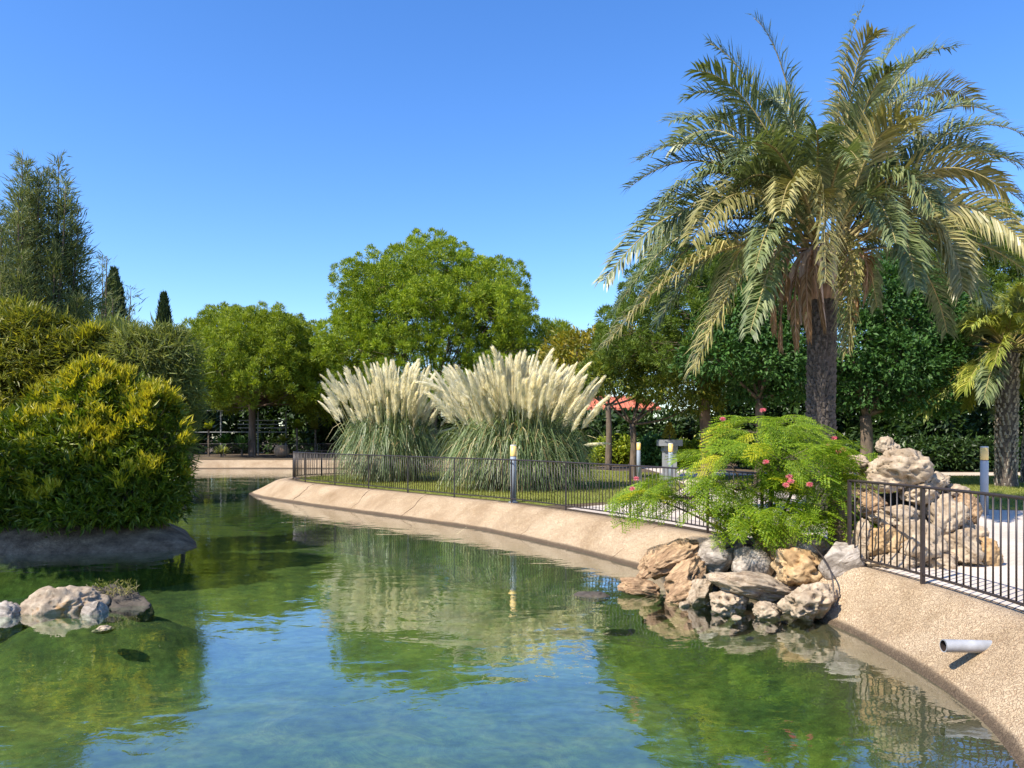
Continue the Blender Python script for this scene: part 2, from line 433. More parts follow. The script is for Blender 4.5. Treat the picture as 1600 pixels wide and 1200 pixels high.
# --- ground materials
def ground_mat(name, cols, sc, bd, fine=30.0):
    m, nt, p, out = new_mat(name)
    co = coords(nt)
    n1 = noise(nt, co, sc, 6, 0.6); n2 = noise(nt, co, fine, 4)
    r = ramp(nt, n1.outputs[0], [(0.3, cols[0]), (0.5, cols[1]), (0.7, cols[2])])
    g = ramp(nt, n2.outputs[0], [(0.3, (0.7, 0.7, 0.7)), (0.7, (1.15, 1.15, 1.15))])
    nt.links.new(mixc(nt, 0.8, r.outputs[0], g.outputs[0], 'MULTIPLY'), p.inputs['Base Color'])
    p.inputs['Roughness'].default_value = 0.95; p.inputs['Specular IOR Level'].default_value = 0.2
    bump(nt, n2.outputs[0], 0.7, bd, p.inputs['Normal'])
    return m
M['soil'] = ground_mat('dry soil', ((0.07, 0.05, 0.03), (0.11, 0.08, 0.05), (0.16, 0.12, 0.075)), 0.6, 0.03)
M['lawn'] = ground_mat('lawn', ((0.13, 0.16, 0.03), (0.19, 0.21, 0.04), (0.26, 0.25, 0.06)), 0.5, 0.04, 18)
M['lawn_blade'] = foliage('grass blades', (0.14, 0.17, 0.03), (0.20, 0.22, 0.045), (0.28, 0.27, 0.07), 0.25, 0.5, 0.6)
M['path'] = ground_mat('sandy path', ((0.46, 0.38, 0.28), (0.54, 0.45, 0.34), (0.58, 0.50, 0.39)), 0.8, 0.005)
m, nt, p, out = new_mat('pale paving'); M['paving'] = m
co = coords(nt)
bk = nd(nt, 'ShaderNodeTexBrick', Scale=5.0); nt.links.new(co, bk.inputs['Vector'])
bk.inputs['Mortar Size'].default_value = 0.016; bk.inputs['Bias'].default_value = 0.0
bk.inputs['Color1'].default_value = (0.56, 0.48, 0.40, 1); bk.inputs['Color2'].default_value = (0.64, 0.55, 0.46, 1); bk.inputs['Mortar'].default_value = (0.34, 0.30, 0.27, 1)
n1 = noise(nt, co, 0.9, 6)
g = ramp(nt, n1.outputs[0], [(0.3, (0.82, 0.8, 0.78)), (0.7, (1.08, 1.08, 1.08))])
nt.links.new(mixc(nt, 1.0, bk.outputs[0], g.outputs[0], 'MULTIPLY'), p.inputs['Base Color'])
p.inputs['Roughness'].default_value = 0.85
bump(nt, bk.outputs['Fac'], -0.4, 0.004, p.inputs['Normal'])

# ------------------------------------------------------------------ curves
def catmull(pts, step, closed=False):
    P = np.asarray(pts, float); n = len(P); out = []
    rg = range(n) if closed else range(n - 1)
    for i in rg:
        if closed: a, b, c, d = P[i - 1], P[i], P[(i + 1) % n], P[(i + 2) % n]
        else: a, b, c, d = P[max(i - 1, 0)], P[i], P[i + 1], P[min(i + 2, n - 1)]
        st = step * max(1.0, np.linalg.norm(b[:2]) / 16.0)
        k = max(2, int(np.linalg.norm(c - b) / st))
        t = np.linspace(0, 1, k, endpoint=False)[:, None]
        out.append(0.5 * ((2 * b) + (-a + c) * t + (2 * a - 5 * b + 4 * c - d) * t ** 2 + (-a + 3 * b - 3 * c + d) * t ** 3))
    if not closed: out.append(P[-1:])
    return np.concatenate(out)

def resample(C, step):
    d = np.r_[0, np.cumsum(np.linalg.norm(np.diff(C, axis=0), axis=1))]
    n = max(1, int(round(d[-1] / step)))
    t = np.linspace(0, d[-1], n + 1)
    return np.stack([np.interp(t, d, C[:, k]) for k in range(C.shape[1])], 1)

def sheet(name, poly, z, mat, kind='structure'):
    """flat sheet from one outline or an outline and a hole"""
    rings = poly if isinstance(poly[0][0], (list, tuple, np.ndarray)) else [poly]
    vs_ = [[Vector((float(q[0]), float(q[1]), 0)) for q in r] for r in rings]
    tr_ = tessellate_polygon(vs_)
    flat = np.array([[q.x, q.y, z] for r in vs_ for q in r])
    F = np.array(tr_, int)
    nz = np.cross(flat[F[:, 1]] - flat[F[:, 0]], flat[F[:, 2]] - flat[F[:, 0]])[:, 2]
    F[nz < 0] = F[nz < 0][:, ::-1]
    return tag(MB().add(flat, F).build(name, mat), kind=kind)

# pond waterline, anticlockwise seen from above (land on the right hand)
POND = [(-13, 1.2), (-5, 1.0), (-0.5, 1.6), (1.7, 2.8), (2.75, 4.0), (3.2, 4.9), (3.47, 5.9), (3.55, 7.1), (3.5, 8.4),
        (2.95, 10.0), (2.05, 11.9), (1.16, 13.9), (-0.61, 16.97), (-1.6, 18.2), (-4.24, 21.2), (-7.4, 24.8),
        (-9.3, 27.4), (-9.75, 29.0), (-9.1, 30.6), (-6.2, 33.2), (-1.0, 37.0), (4.0, 41.0), (7.0, 45.0), (6.0, 49.5), (1, 50.9),
        (-10, 51), (-22, 51), (-27, 48), (-22, 38), (-19.5, 31), (-21, 24), (-27, 18), (-27, 6), (-20, 1.6)]
W0 = catmull(POND, 0.22, True)
def ring_normals(C):
    T = unit(np.roll(C, -2, 0) - np.roll(C, 2, 0))
    return np.stack([T[:, 1], -T[:, 0]], 1)       # to the right of travel = outward for an anticlockwise loop
PN = ring_normals(W0)
def offset_ring(d):
    C = W0 + PN * d
    for k in range(int(abs(d) * 60)):
        C = 0.5 * C + 0.25 * (np.roll(C, 1, 0) + np.roll(C, -1, 0))
    return C
prof = [(-2.0, -0.66), (-1.1, -0.55), (-0.45, -0.25), (0.0, 0.0), (0.25, 0.19), (0.5, 0.385), (0.62, 0.475), (0.70, 0.52), (0.80, 0.542), (1.02, 0.545), (1.04, 0.50)]
rows = []
for d, z in prof:
    C = offset_ring(d)
    zz_ = z + (0.012 * fbm(np.c_[C * 1.5, np.full(len(C), d * 3)], 3, 3) if 0 < d < 0.8 else 0)
    rows.append(np.c_[C, np.broadcast_to(zz_, (len(C),))])
n = len(W0); V = np.concatenate(rows)
j = np.arange(n); k = (j + 1) % n
F = np.concatenate([np.stack([i * n + j, (i + 1) * n + j, (i + 1) * n + k, i * n + k], 1) for i in range(len(prof) - 1)])
F = F[:, ::-1]
tag(MB().add(V, F).build('bank', M['bank'], smooth=True), kind='structure')
sheet('water', W0 + PN * 0.12, 0.0, M['water'])
sheet('pond_floor', offset_ring(-1.8), -0.64, M['floor'])
LIP = offset_ring(1.03)
big = [(-700, -300), (700, -300), (700, 1200), (-700, 1200)]
sheet('ground', [big, [tuple(q) for q in LIP]], GZ, M['soil'])

def mortar(name, i0, wdt):
    """a slightly raised pale repair band that runs up the slope of the bank"""
    b = MB(); r = rng(i0)
    P = []
    for d, z in [(-0.25, -0.12), (0.0, 0.0), (0.25, 0.19), (0.5, 0.385), (0.62, 0.475), (0.70, 0.52), (0.80, 0.542), (1.0, 0.547)]:
        q = W0[i0] + PN[i0] * d
        P.append((q[0] + r.normal(0, 0.012), q[1] + r.normal(0, 0.012), z - 0.022))
    b.tube(P, wdt * (1 + 0.15 * r.normal(size=len(P))), 8)
    return tag(b.build(name, M['joint'], smooth=True), kind='structure')
M['joint'] = ground_mat('pale mortar', ((0.44, 0.32, 0.21), (0.54, 0.41, 0.29), (0.60, 0.47, 0.34)), 3.0, 0.01, 40)
def nearest_i(x, y): return int(np.argmin(np.sum((W0 - np.array([x, y])) ** 2, 1)))
mortar('bank_joint', nearest_i(-1.1, 17.6), 0.035)
M['crack'] = plain('dirt filled crack', (0.13, 0.085, 0.05), 0.95, 0, 0.3, 20)
def crack(i0, seed, wdt=0.007):
    r = rng(seed); P = []; sh = 0.0
    tg = np.array([-PN[i0][1], PN[i0][0]])
    for d in np.linspace(0.02, 0.98, 16):
        z = np.interp(d, [q[0] for q in prof], [q[1] for q in prof]); sh += r.normal(0, 0.028)
        q = W0[i0] + PN[i0] * d + tg * sh; P.append((q[0], q[1], z + 0.001))
    return tag(MB().tube(P, wdt * r.uniform(0.5, 1.2, 16), 5).build('bank_crack', M['crack']), kind='structure')
for k_, (x_, y_) in enumerate([(-4.6, 21.6), (-7.0, 24.4), (1.6, 12.9), (0.2, 15.6), (3.52, 7.7), (3.44, 5.75), (-2.9, 19.7)]): crack(nearest_i(x_, y_), 60 + k_)

# fence line, lawns, paving
FENCE = [(-7.95, 27.9), (-7.3, 26.4), (-5.16, 23.8), (-3.0, 21.2), (-1.26, 19.15), (0.15, 17.55), (1.75, 14.8), (2.75, 12.9), (3.55, 10.9)]
FENCE_R = [(4.02, 9.15), (4.2, 8.2), (4.3, 7.2), (4.3, 6.2), (4.1, 5.0), (3.6, 3.9), (2.9, 3.0)]
fl = [tuple(q) for q in catmull(FENCE, 0.6)]
def inset(pts, d):
    P = np.array(pts); T = unit(np.gradient(P, axis=0))
    return [tuple(q) for q in P + np.stack([T[:, 1], -T[:, 0]], 1) * d]
lf = inset(fl, -0.22)
lawn_edge = [(3.7, 19.0), (5.4, 24), (6.2, 32), (3.4, 37.5), (-1.4, 35.2), (-6.3, 31.6), (-8.0, 29.2)]
n_l = [q for q in lf if q[1] > 16.4]
sheet('lawn', n_l + lawn_edge, GZ + 0.006, M['lawn'])
pv = [q for q in lf if q[1] <= 16.6] + inset([tuple(q) for q in catmull(FENCE_R, 0.5)], -0.12) + [(3.5, 1.0), (8, -2), (40, -2), (40, 14.0), (12, 15.2), (9.2, 16.3), (7.6, 20), (7.2, 26), (7.8, 32), (8.5, 42), (6.6, 42), (6.3, 32), (5.5, 24), (3.8, 19)]
sheet('paving', pv, GZ + 0.010, M['paving'])
lawn_r = [(9.3, 16.5), (12, 15.4), (42, 14.2), (60, 29.2), (8.2, 30.2), (7.45, 26), (7.8, 20)]
tag(sheet('lawn', lawn_r, GZ + 0.006, M['lawn']))
sheet('path', [(8.0, 30.6), (62, 29.8), (62, 32.6), (8.1, 33.4)], GZ + 0.012, M['path'])
sheet('path', [(8.6, 40.5), (8.6, 43.0), (2.5, 47.5), (2.0, 46.0)], GZ + 0.012, M['path'])

def in_poly(P, poly):
    poly = np.array(poly); x, y = P[:, 0], P[:, 1]; c = np.zeros(len(P), bool)
    for a, b in zip(poly, np.roll(poly, -1, 0)):
        t = ((a[1] > y) != (b[1] > y)) & (x < (b[0] - a[0]) * (y - a[1]) / (b[1] - a[1] + 1e-12) + a[0])
        c ^= t
    return c

def leaf_quads(P, A, N, L, W, fold=0.15, mid=0.45):
    A = unit(A); s = unit(np.cross(A, N)); nn = np.cross(s, A)
    L = np.broadcast_to(np.asarray(L, float), (len(P),))[:, None]; W = np.broadcast_to(np.asarray(W, float), (len(P),))[:, None]
    v0 = P; v2 = P + A * L - nn * L * 0.06
    m_ = P + A * L * mid - nn * W * fold
    V = np.stack([v0, m_ + s * W / 2 + nn * W * fold * 2, v2, m_ - s * W / 2 + nn * W * fold * 2], 1).reshape(-1, 3)
    F = np.arange(len(P) * 4).reshape(-1, 4)
    return V, F

def grass(poly, n, seed, near):
    r = rng(seed); poly = np.array(poly)
    lo, hi = poly.min(0), np.minimum(poly.max(0), near)
    P = lo + (hi - lo) * r.random((n, 2))
    P = P[in_poly(P, poly)]
    P = np.c_[P, np.full(len(P), GZ + 0.004)]
    A = np.c_[r.normal(0, 0.5, (len(P), 2)), np.ones(len(P))]
    V, F = leaf_quads(P, A, r.normal(size=(len(P), 3)), r.uniform(0.04, 0.09, len(P)), 0.014)
    return tag(MB().add(V, F).build('grass', M['lawn_blade']), kind='stuff')
tag(grass(n_l + lawn_edge, 60000, 5, (8, 34)), 'short dry grass of the lawn under the pampas clumps', 'grass')
tag(grass(lawn_r, 60000, 6, (20, 31)), 'short green grass of the lawn beside the right hand path', 'grass')

# ------------------------------------------------------------------ island
ISL = [(-5.95, 14.15), (-7.0, 13.75), (-9.0, 13.45), (-12, 13.25), (-16, 13.3), (-19.5, 14.5), (-20, 17.5), (-16, 19.6), (-11, 19.6), (-8.0, 18.0), (-6.6, 15.8), (-6.0, 14.6)]
I0 = catmull(ISL, 0.25, True)
T = unit(np.roll(I0, -1, 0) - np.roll(I0, 1, 0)); IN = np.stack([T[:, 1], -T[:, 0]], 1)   # loop runs clockwise: the right hand is inward
if np.sum((I0 + IN * 0.5 - np.array([-12, 16.5])) ** 2) > np.sum((I0 - IN * 0.5 - np.array([-12, 16.5])) ** 2): IN = -IN
rows = []
for d, z in [(-0.8, -0.7), (-0.25, -0.2), (0.0, 0.0), (0.25, 0.17), (0.5, 0.33), (0.62, 0.39), (0.75, 0.41)]:
    C = I0 + IN * d
    for q in range(int(abs(d) * 60)): C = 0.5 * C + 0.25 * (np.roll(C, 1, 0) + np.roll(C, -1, 0))
    rows.append(np.c_[C, z + (0.012 * fbm(np.c_[C * 2, np.full(len(C), d)], 9, 3) if 0 < d < 0.7 else np.zeros(len(C)))])
n = len(I0); V = np.concatenate(rows); j = np.arange(n); k = (j + 1) % n
F = np.concatenate([np.stack([i * n + j, i * n + k, (i + 1) * n + k, (i + 1) * n + j], 1) for i in range(len(rows) - 1)])
M['island'] = ground_mat('dark brown concrete', ((0.10, 0.065, 0.04), (0.20, 0.135, 0.085), (0.34, 0.24, 0.15)), 3.5, 0.04, 20)  # island bank in a darker, browner tone than the pond bank
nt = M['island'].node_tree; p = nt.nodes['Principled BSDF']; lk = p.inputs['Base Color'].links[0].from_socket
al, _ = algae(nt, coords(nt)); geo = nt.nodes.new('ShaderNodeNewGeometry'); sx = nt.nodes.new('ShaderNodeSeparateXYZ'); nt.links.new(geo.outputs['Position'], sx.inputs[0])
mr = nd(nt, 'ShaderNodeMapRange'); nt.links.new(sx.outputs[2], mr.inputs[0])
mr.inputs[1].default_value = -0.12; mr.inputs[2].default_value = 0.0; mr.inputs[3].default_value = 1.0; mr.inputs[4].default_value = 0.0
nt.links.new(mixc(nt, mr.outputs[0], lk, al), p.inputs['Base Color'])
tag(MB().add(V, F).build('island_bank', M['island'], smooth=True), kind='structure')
sheet('island_ground', rows[-1][:, :2], 0.405, M['soil'])

# ------------------------------------------------------------------ fences
def fence(name, label, pts, step, hgt, post_every, joined=False, phase=0, rail=0.017, r_bar=0.0085):
    C = resample(catmull(pts, 0.15), step)
    base = C[0]
    t = thing(name, label, 'fence', (base[0], base[1], GZ))
    L = np.c_[C - base, np.zeros(len(C))]
    up = np.array([0, 0, 1.0])
    MB().tube(L + up * hgt, rail, 6).build('top_rail', M['iron'], t, True)
    MB().tube(L + up * 0.10, rail * 0.85, 6).build('bottom_rail', M['iron'], t, True)
    k = max(1, int(round(post_every / step)))
    pb = MB().box((0, 0, (hgt + 0.01) / 2), (0.036, 0.036, hgt + 0.01)).mesh('post', M['iron'])
    pidx = sorted(set([0, len(C) - 1] + list(range(phase, len(C), k))))
    for i in pidx: place('post', pb, t, tuple(L[i]))
    bars = [i for i in range(len(C)) if i not in pidx]
    if joined:
        b = MB()
        for i in bars: b.tube([L[i] + up * 0.10, L[i] + up * hgt], r_bar, 4)
        tag(b.build('bars', M['iron'], t), kind='stuff')
    else:
        bm_ = MB().tube([(0, 0, 0.10), (0, 0, hgt)], r_bar, 6).mesh('bar', M['iron'], True)
        for i in bars: place('bar', bm_, t, tuple(L[i]))
    return t
fence('iron_fence', 'long dark iron fence curving along the beige bank in front of the pampas clumps', FENCE, 0.108, 1.0, 2.16)
fence('iron_fence', 'dark iron fence in front of the porous rock pile on the right bank', FENCE_R, 0.104, 1.0, 2.6, phase=12)
fence('iron_fence', 'short return of iron fence bending back across the lawn at the peninsula tip', [(-7.95, 27.9), (-8.0, 28.8), (-7.4, 29.9), (-5.5, 31.3), (-3.0, 33.2)], 0.108, 1.0, 2.16)
fence('iron_fence', 'distant dark iron fence beyond the far bank and pine trunk', [(-34, 59), (-26, 58.6), (-14, 58.5), (-4, 58.0), (4, 57.5)], 0.12, 1.05, 2.4, joined=True)

# ------------------------------------------------------------------ rocks
bm = bmesh.new(); bmesh.ops.create_icosphere(bm, subdivisions=5, radius=1.0)
ICO_V = np.array([v.co[:] for v in bm.verts]); ICO_F = np.array([[v.index for v in f.verts] for f in bm.faces]); bm.free()
bm = bmesh.new(); bmesh.ops.create_icosphere(bm, subdivisions=3, radius=1.0)
ICO3_V = np.array([v.co[:] for v in bm.verts]); ICO3_F = np.array([[v.index for v in f.verts] for f in bm.faces]); bm.free()

def rock_mesh(name, seed, style, mat, dims, small=False):
    r = rng(seed)
    v0 = ICO3_V if small else ICO_V
    v = v0.copy()
    # planar cuts give the broken faces
    for q in range({'porous': 12, 'log': 9, 'round': 7, 'layer': 12}.get(style, 14)):
        nn = unit(r.normal(size=3)); h = r.uniform(0.62, 0.9)
        d = v @ nn; over = np.maximum(d - h, 0)
        v = v - over[:, None] * nn * 0.9
    o = r.uniform(0, 50, 3)
    if style in ('log', 'layer'):
        st = np.array([0.8, 4.5, 4.5])
        dsp = 0.07 * fbm(v * st + o, seed, 4) + 0.10 * fbm(v * 1.3 + o, seed + 5, 3)
        if style == 'layer': dsp = dsp + 0.09 * np.abs(fbm(v * np.array([0.6, 2.0, 5.0]) + o, seed + 9, 3)) - 0.05
    elif style == 'round':
        dsp = 0.10 * fbm(v * 1.2 + o, seed, 3) + 0.02 * fbm(v * 5 + o, seed + 4, 3)
    else:
        dsp = 0.17 * fbm(v * 1.5 + o, seed, 4) + 0.07 * np.abs(fbm(v * 4 + o, seed + 4, 4))
    dsp = dsp - (0.10 if style != 'round' else 0.03) * (1 - np.abs(fbm(v * 2.4 + o, seed + 21, 3))) ** 4
    if style == 'porous':
        for q in range(90):
            cdir = unit(r.normal(size=3)); rr = r.uniform(0.06, 0.17)
            dd = np.linalg.norm(v0 - cdir, axis=1) / rr
            dsp = dsp - rr * r.uniform(1.1, 1.9) * np.exp(-dd ** 4) + 0.18 * rr * np.exp(-((dd - 1.35) / 0.35) ** 2)
    elif style in ('rough', 'layer', 'log'):
        for q in range(34):
            cdir = unit(r.normal(size=3)); rr = r.uniform(0.05, 0.14)
            dd = np.linalg.norm(v0 - cdir, axis=1) / rr
            dsp = dsp - rr * 0.8 * np.exp(-dd ** 4)
    v = v + v0 * dsp[:, None]
    v = v / np.abs(v).max(0)
    v = v * np.array(dims) / 2
    return MB().add(v, ICO3_F if small else ICO_F).mesh(name, mat, True)

def rock(name, label, x, y, wpx, hpx, D, mat, style, tilt=0.0, dep=None, seed=0, group=None, small=False):
    """a stone that shows wpx by hpx photograph pixels at x, y; tilt turns it in the picture, degrees clockwise"""
    s = D / FP
    me = rock_mesh(name, seed, style, M[mat], (wpx * s, (dep or (wpx + hpx) / 2) * s, hpx * s), small)
    p_ = at(x, y, D)
    o = place(name, me, None, tuple(p_), (rng(seed).uniform(-0.2, 0.2), math.radians(tilt), rng(seed + 1).uniform(-0.25, 0.25)))
    return tag(o, label, 'rock', group)

BOULD = [
 ('brown layered driftwood like boulder, uppermost left of the waterside heap', 1046, 872, 112, 50, 10.35, 'brown', 'layer', -28),
 ('dark brown grooved boulder under the layered one at the heap\'s left', 1068, 905, 92, 50, 10.0, 'brown', 'layer', -35),
 ('low brown stone at the far left end of the waterside heap', 1000, 918, 72, 30, 10.15, 'brown', 'rough', 8),
 ('brown grooved stone slanting down to the water beside the pale upright stone', 1066, 926, 62, 38, 9.65, 'brown', 'log', -28),
 ('round silver grey boulder at the back left of the heap', 1115, 872, 58, 56, 10.2, 'grey', 'round', 10),
 ('silver grey boulder with a dark hole in the middle of the heap', 1174, 882, 66, 54, 9.95, 'grey', 'round', 25),
 ('flat dark grey stone behind the round silver boulder', 1122, 847, 60, 26, 10.7, 'grey', 'round', -10),
 ('pale grooved stone standing upright at the water', 1094, 926, 38, 54, 9.45, 'palelog', 'log', 12),
 ('long pale log shaped stone lying across the front of the heap', 1172, 914, 138, 42, 9.15, 'palelog', 'log', 13),
 ('pale porous stone in the water below the long log stone', 1138, 940, 62, 52, 9.05, 'pale', 'porous', 15),
 ('small pale split stone in the water in front of the heap', 1199, 958, 48, 36, 8.75, 'pale', 'rough', 0),
 ('big brown porous boulder with holes right of the heap\'s middle', 1252, 887, 92, 66, 9.45, 'tan', 'porous', 20),
 ('tan round boulder under the feathery shrub leaves', 1218, 850, 74, 56, 10.1, 'tan', 'round', -25),
 ('grey swirled stone behind the brown porous boulder', 1268, 855, 60, 42, 9.8, 'grey', 'round', 0),
 ('large smooth grey and tan boulder at the fence foot, right end of the heap', 1314, 880, 70, 62, 9.2, 'grey', 'round', -28),
 ('pale knobbly porous stone at the waterside, rightmost of the heap', 1262, 944, 80, 66, 8.55, 'pale', 'porous', -10),
 ('small tan stone wedged beside the pale knobbly stone', 1293, 932, 40, 40, 8.75, 'pale', 'porous', 30),
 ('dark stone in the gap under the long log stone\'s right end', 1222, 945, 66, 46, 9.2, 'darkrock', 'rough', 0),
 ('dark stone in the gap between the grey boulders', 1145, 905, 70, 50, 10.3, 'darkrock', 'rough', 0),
 ('tiny pale stone in the water left of the upright stone', 1069, 945, 17, 11, 9.35, 'pale', 'rough', 0),
 ('tiny pale stone in the water left of the split stone', 1151, 966, 17, 10, 8.75, 'pale', 'rough', 0),
 ('flat dark stone awash in the water left of the heap', 925, 931, 56, 12, 10.0, 'darkrock', 'round', 2),
 ('brown stone lying behind the layered boulder on the bank', 1066, 852, 52, 20, 10.8, 'brown', 'layer', -15),
]
for i, (lb, x, y, a, b, D, mt, stl, tl) in enumerate(BOULD):
    rock('boulder', lb, x, y, a * 1.04, b * 1.06, D, mt, stl, tl, None, 100 + i * 3, 'boulders heaped at the water under the shrub', a < 30)

PILE = [
 ('pale knob of stone crowning the rock pile', 1386, 698, 36, 32, 9.75, 'pale', 'rough', 0),
 ('big porous pale stone full of holes near the top of the rock pile', 1412, 735, 112, 66, 9.55, 'pale', 'porous', 8),
 ('pale ribbed stone at the left shoulder of the rock pile behind pink flowers', 1344, 724, 46, 26, 9.9, 'palelog', 'log', 0),
 ('pale flat stone under the left side of the big porous one', 1382, 756, 66, 34, 9.5, 'pale', 'rough', 10),
 ('pale stone at the right shoulder of the rock pile', 1460, 752, 52, 32, 9.6, 'pale', 'rough', -10),
 ('stone below the right shoulder of the rock pile', 1492, 772, 46, 34, 9.7, 'pale', 'rough', 20),
 ('tall brown stone on the right flank of the rock pile', 1500, 800, 52, 62, 9.6, 'brown', 'rough', 30),
 ('knobbly stone in the middle of the rock pile under the porous head', 1436, 772, 66, 44, 9.45, 'pale', 'porous', 0),
 ('tan stone in the left middle of the rock pile', 1362, 788, 56, 42, 9.45, 'brown', 'rough', -15),
 ('long knobbly stone across the middle of the rock pile', 1402, 808, 94, 42, 9.3, 'pale', 'porous', 6),
 ('large pitted stone low in the centre of the rock pile', 1430, 848, 82, 76, 9.05, 'pale', 'rough', 15),
 ('tan stone low at the left of the rock pile', 1378, 843, 64, 62, 9.1, 'tan', 'rough', -20),
 ('upright pale stone right of the centre of the rock pile', 1474, 812, 62, 76, 9.3, 'pale', 'rough', 10),
 ('broad pale stone low at the right of the rock pile', 1502, 856, 78, 66, 9.1, 'pale', 'rough', 25),
 ('rounded tan stone at the far right foot of the rock pile', 1537, 868, 48, 56, 9.15, 'tan', 'rough', 0),
 ('stone on the right flank above the tan foot stone', 1518, 834, 44, 46, 9.35, 'pale', 'rough', 0),
 ('pale flat stone at the left foot of the rock pile behind the fence', 1398, 882, 86, 36, 8.95, 'pale', 'rough', 5),
 ('pale flat stone at the middle foot of the rock pile', 1470, 882, 70, 40, 8.95, 'pale', 'rough', 12),
 ('tall pale stone at the left edge of the rock pile beside the wooden box', 1346, 856, 36, 86, 9.25, 'palelog', 'log', 0),
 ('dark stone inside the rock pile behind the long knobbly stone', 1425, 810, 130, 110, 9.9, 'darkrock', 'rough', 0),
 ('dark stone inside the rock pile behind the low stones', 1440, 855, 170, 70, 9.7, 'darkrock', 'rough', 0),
]
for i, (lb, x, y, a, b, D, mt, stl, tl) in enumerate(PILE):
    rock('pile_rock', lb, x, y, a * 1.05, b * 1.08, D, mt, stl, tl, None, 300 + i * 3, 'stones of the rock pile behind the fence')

WATER_ROCKS = [
 ('big pale stone with rusty patches standing in the pond at left', 102, 955, 126, 98, 9.15, 'rust', 'rough', -20, 90),
 ('dark weedy stone behind the pale rusty pond stone', 174, 955, 136, 76, 9.45, 'darkrock', 'rough', 6, 60),
 ('small grey stone leaning on the right of the rusty pond stone', 147, 965, 42, 50, 9.0, 'grey', 'round', 20, 36),
 ('small pale stone barely above water in front of the rusty stone', 161, 985, 36, 15, 8.3, 'pale', 'rough', -8, 30),
 ('dark grey stone cut by the left edge of the picture', 6, 983, 60, 80, 8.9, 'grey', 'layer', 10, 50),
]
for i, (lb, x, y, a, b, D, mt, stl, tl, dp) in enumerate(WATER_ROCKS):
    rock('pond_rock', lb, x, y, a * 1.05, b * 1.1, D, mt, stl, tl, dp, 540 + i * 3, 'stones standing in the pond at left')
gx, gy = np.meshgrid(np.linspace(-7.6, -2.6, 70), np.linspace(7.4, 11.6, 60)); g_ = np.c_[gx.ravel(), gy.ravel(), np.zeros(gx.size)]
dd_ = ((g_[:, 0] + 5.0) / 1.35) ** 2 + ((g_[:, 1] - 9.2) / 1.2) ** 2
g_[:, 2] = -0.70 + 0.61 * np.exp(-dd_ ** 1.5) + 0.07 * fbm(np.c_[g_[:, :2] * 2.2, np.zeros(len(g_))], 4, 4) * np.exp(-dd_ * 0.5)
g_[:, 2] = np.minimum(g_[:, 2], -0.035); q_ = (np.arange(59)[:, None] * 70 + np.arange(69)[None]).ravel()
tag(MB().add(g_, np.stack([q_, q_ + 1, q_ + 71, q_ + 70], 1)).build('pond_floor_mound', M['floor'], smooth=True), kind='structure')
# weeds on the dark pond stone
t = thing('weed_tuft', 'dry weeds sprouting from the dark pond stone at left', 'plant', at(178, 925, 9.45))
r = rng(77); b = MB()
for q in range(60):
    p0 = np.array([r.uniform(-0.26, 0.26), r.uniform(-0.1, 0.1), -0.03]); d = unit(np.array([r.normal(0, 0.7), r.normal(0, 0.4), 0.8])); L = r.uniform(0.08, 0.24)
    b.tube([p0, p0 + d * L * 0.6, p0 + d * L + np.array([0, 0, -0.03])], [0.003, 0.0025, 0.001], 4)
tag(b.build('stems', M['rachis'], t), kind='stuff')
P = np.c_[r.uniform(-0.28, 0.28, 260), r.uniform(-0.1, 0.1, 260), r.uniform(-0.02, 0.13, 260)]
V, F = leaf_quads(P, r.normal(size=(260, 3)) + [0, 0, 0.5], r.normal(size=(260, 3)), r.uniform(0.02, 0.05, 260), 0.012)
MB().add(V, F).build('leaves', M['olive'], t)

# wooden spout box beside the pile
t = thing('spout_box', 'weathered wooden box with a stone slab lid between shrub and rock pile', 'box', at(1324, 858, 9.75))
MB().box((0, 0, 0.28), (0.36, 0.34, 0.66)).build('box', M['wood'], t)
t2 = rock_mesh('slab', 901, 'layer', M['brown'], (0.62, 0.5, 0.16)); place('slab', t2, t, (-0.02, -0.02, 0.68), (0, math.radians(-18), 0.1))

# drain pipe through the bank
pp = at(1474, 1009, 6.3)
t = thing('drain_pipe', 'grey plastic drain pipe sticking out of the beige bank at right', 'pipe', pp)
th = [(0, 0, 0), (0.36, 0.02, -0.012), (0.75, 0.05, -0.03)]
MB().tube(th, 0.052, 20, cap=False).build('outer_wall', M['pvc'], t, True)
b = MB(); b.tube([(0.0, 0, 0), (0.4, 0.02, -0.013)], 0.045, 20, cap=False); b.build('bore', M['iron'], t, True)
an = np.linspace(0, 2 * np.pi, 20, endpoint=False); ring = lambda rr: np.c_[np.zeros(20), rr * np.cos(an), rr * np.sin(an)]
q = np.arange(20); MB().add(np.r_[ring(0.052), ring(0.045)], np.stack([q, (q + 1) % 20, (q + 1) % 20 + 20, q + 20], 1)).build('rim', M['pvc'], t)
# ------------------------------------------------------------------ bollard lamps, pedestal
def bollard(label, x, D, y_top=None):
    X = (x - 800) / FP * D
    t = thing('bollard_lamp', label, 'lamp', (X, D, GZ), 'bollard lamps along the paths')
    MB().lathe([(0.11, 0.0), (0.11, 0.018), (0.075, 0.022)], 20).build('base_plate', M['post_grey'], t)
    MB().lathe([(0.072, 0.02), (0.072, 1.06), (0.066, 1.07)], 24).build('post', M['post_grey'], t, True)
    MB().lathe([(0.060, 1.065), (0.060, 1.08)], 24).build('collar', M['iron'], t, True)
    h = MB().lathe([(0.070, 1.08), (0.072, 1.085), (0.072, 1.32)], 24).build('lamp_head', M['lamp_cream'], t, True)
    MB().lathe([(0.073, 1.32), (0.073, 1.335), (0.06, 1.345)], 24).build('lid', M['lamp_lid'], h)
    return t
bollard('bollard lamp with cream head standing at the fence in front of the pampas clump', 802, 17.95)
bollard('bollard lamp with cream head beside the silk tree trunk', 998, 27.0)
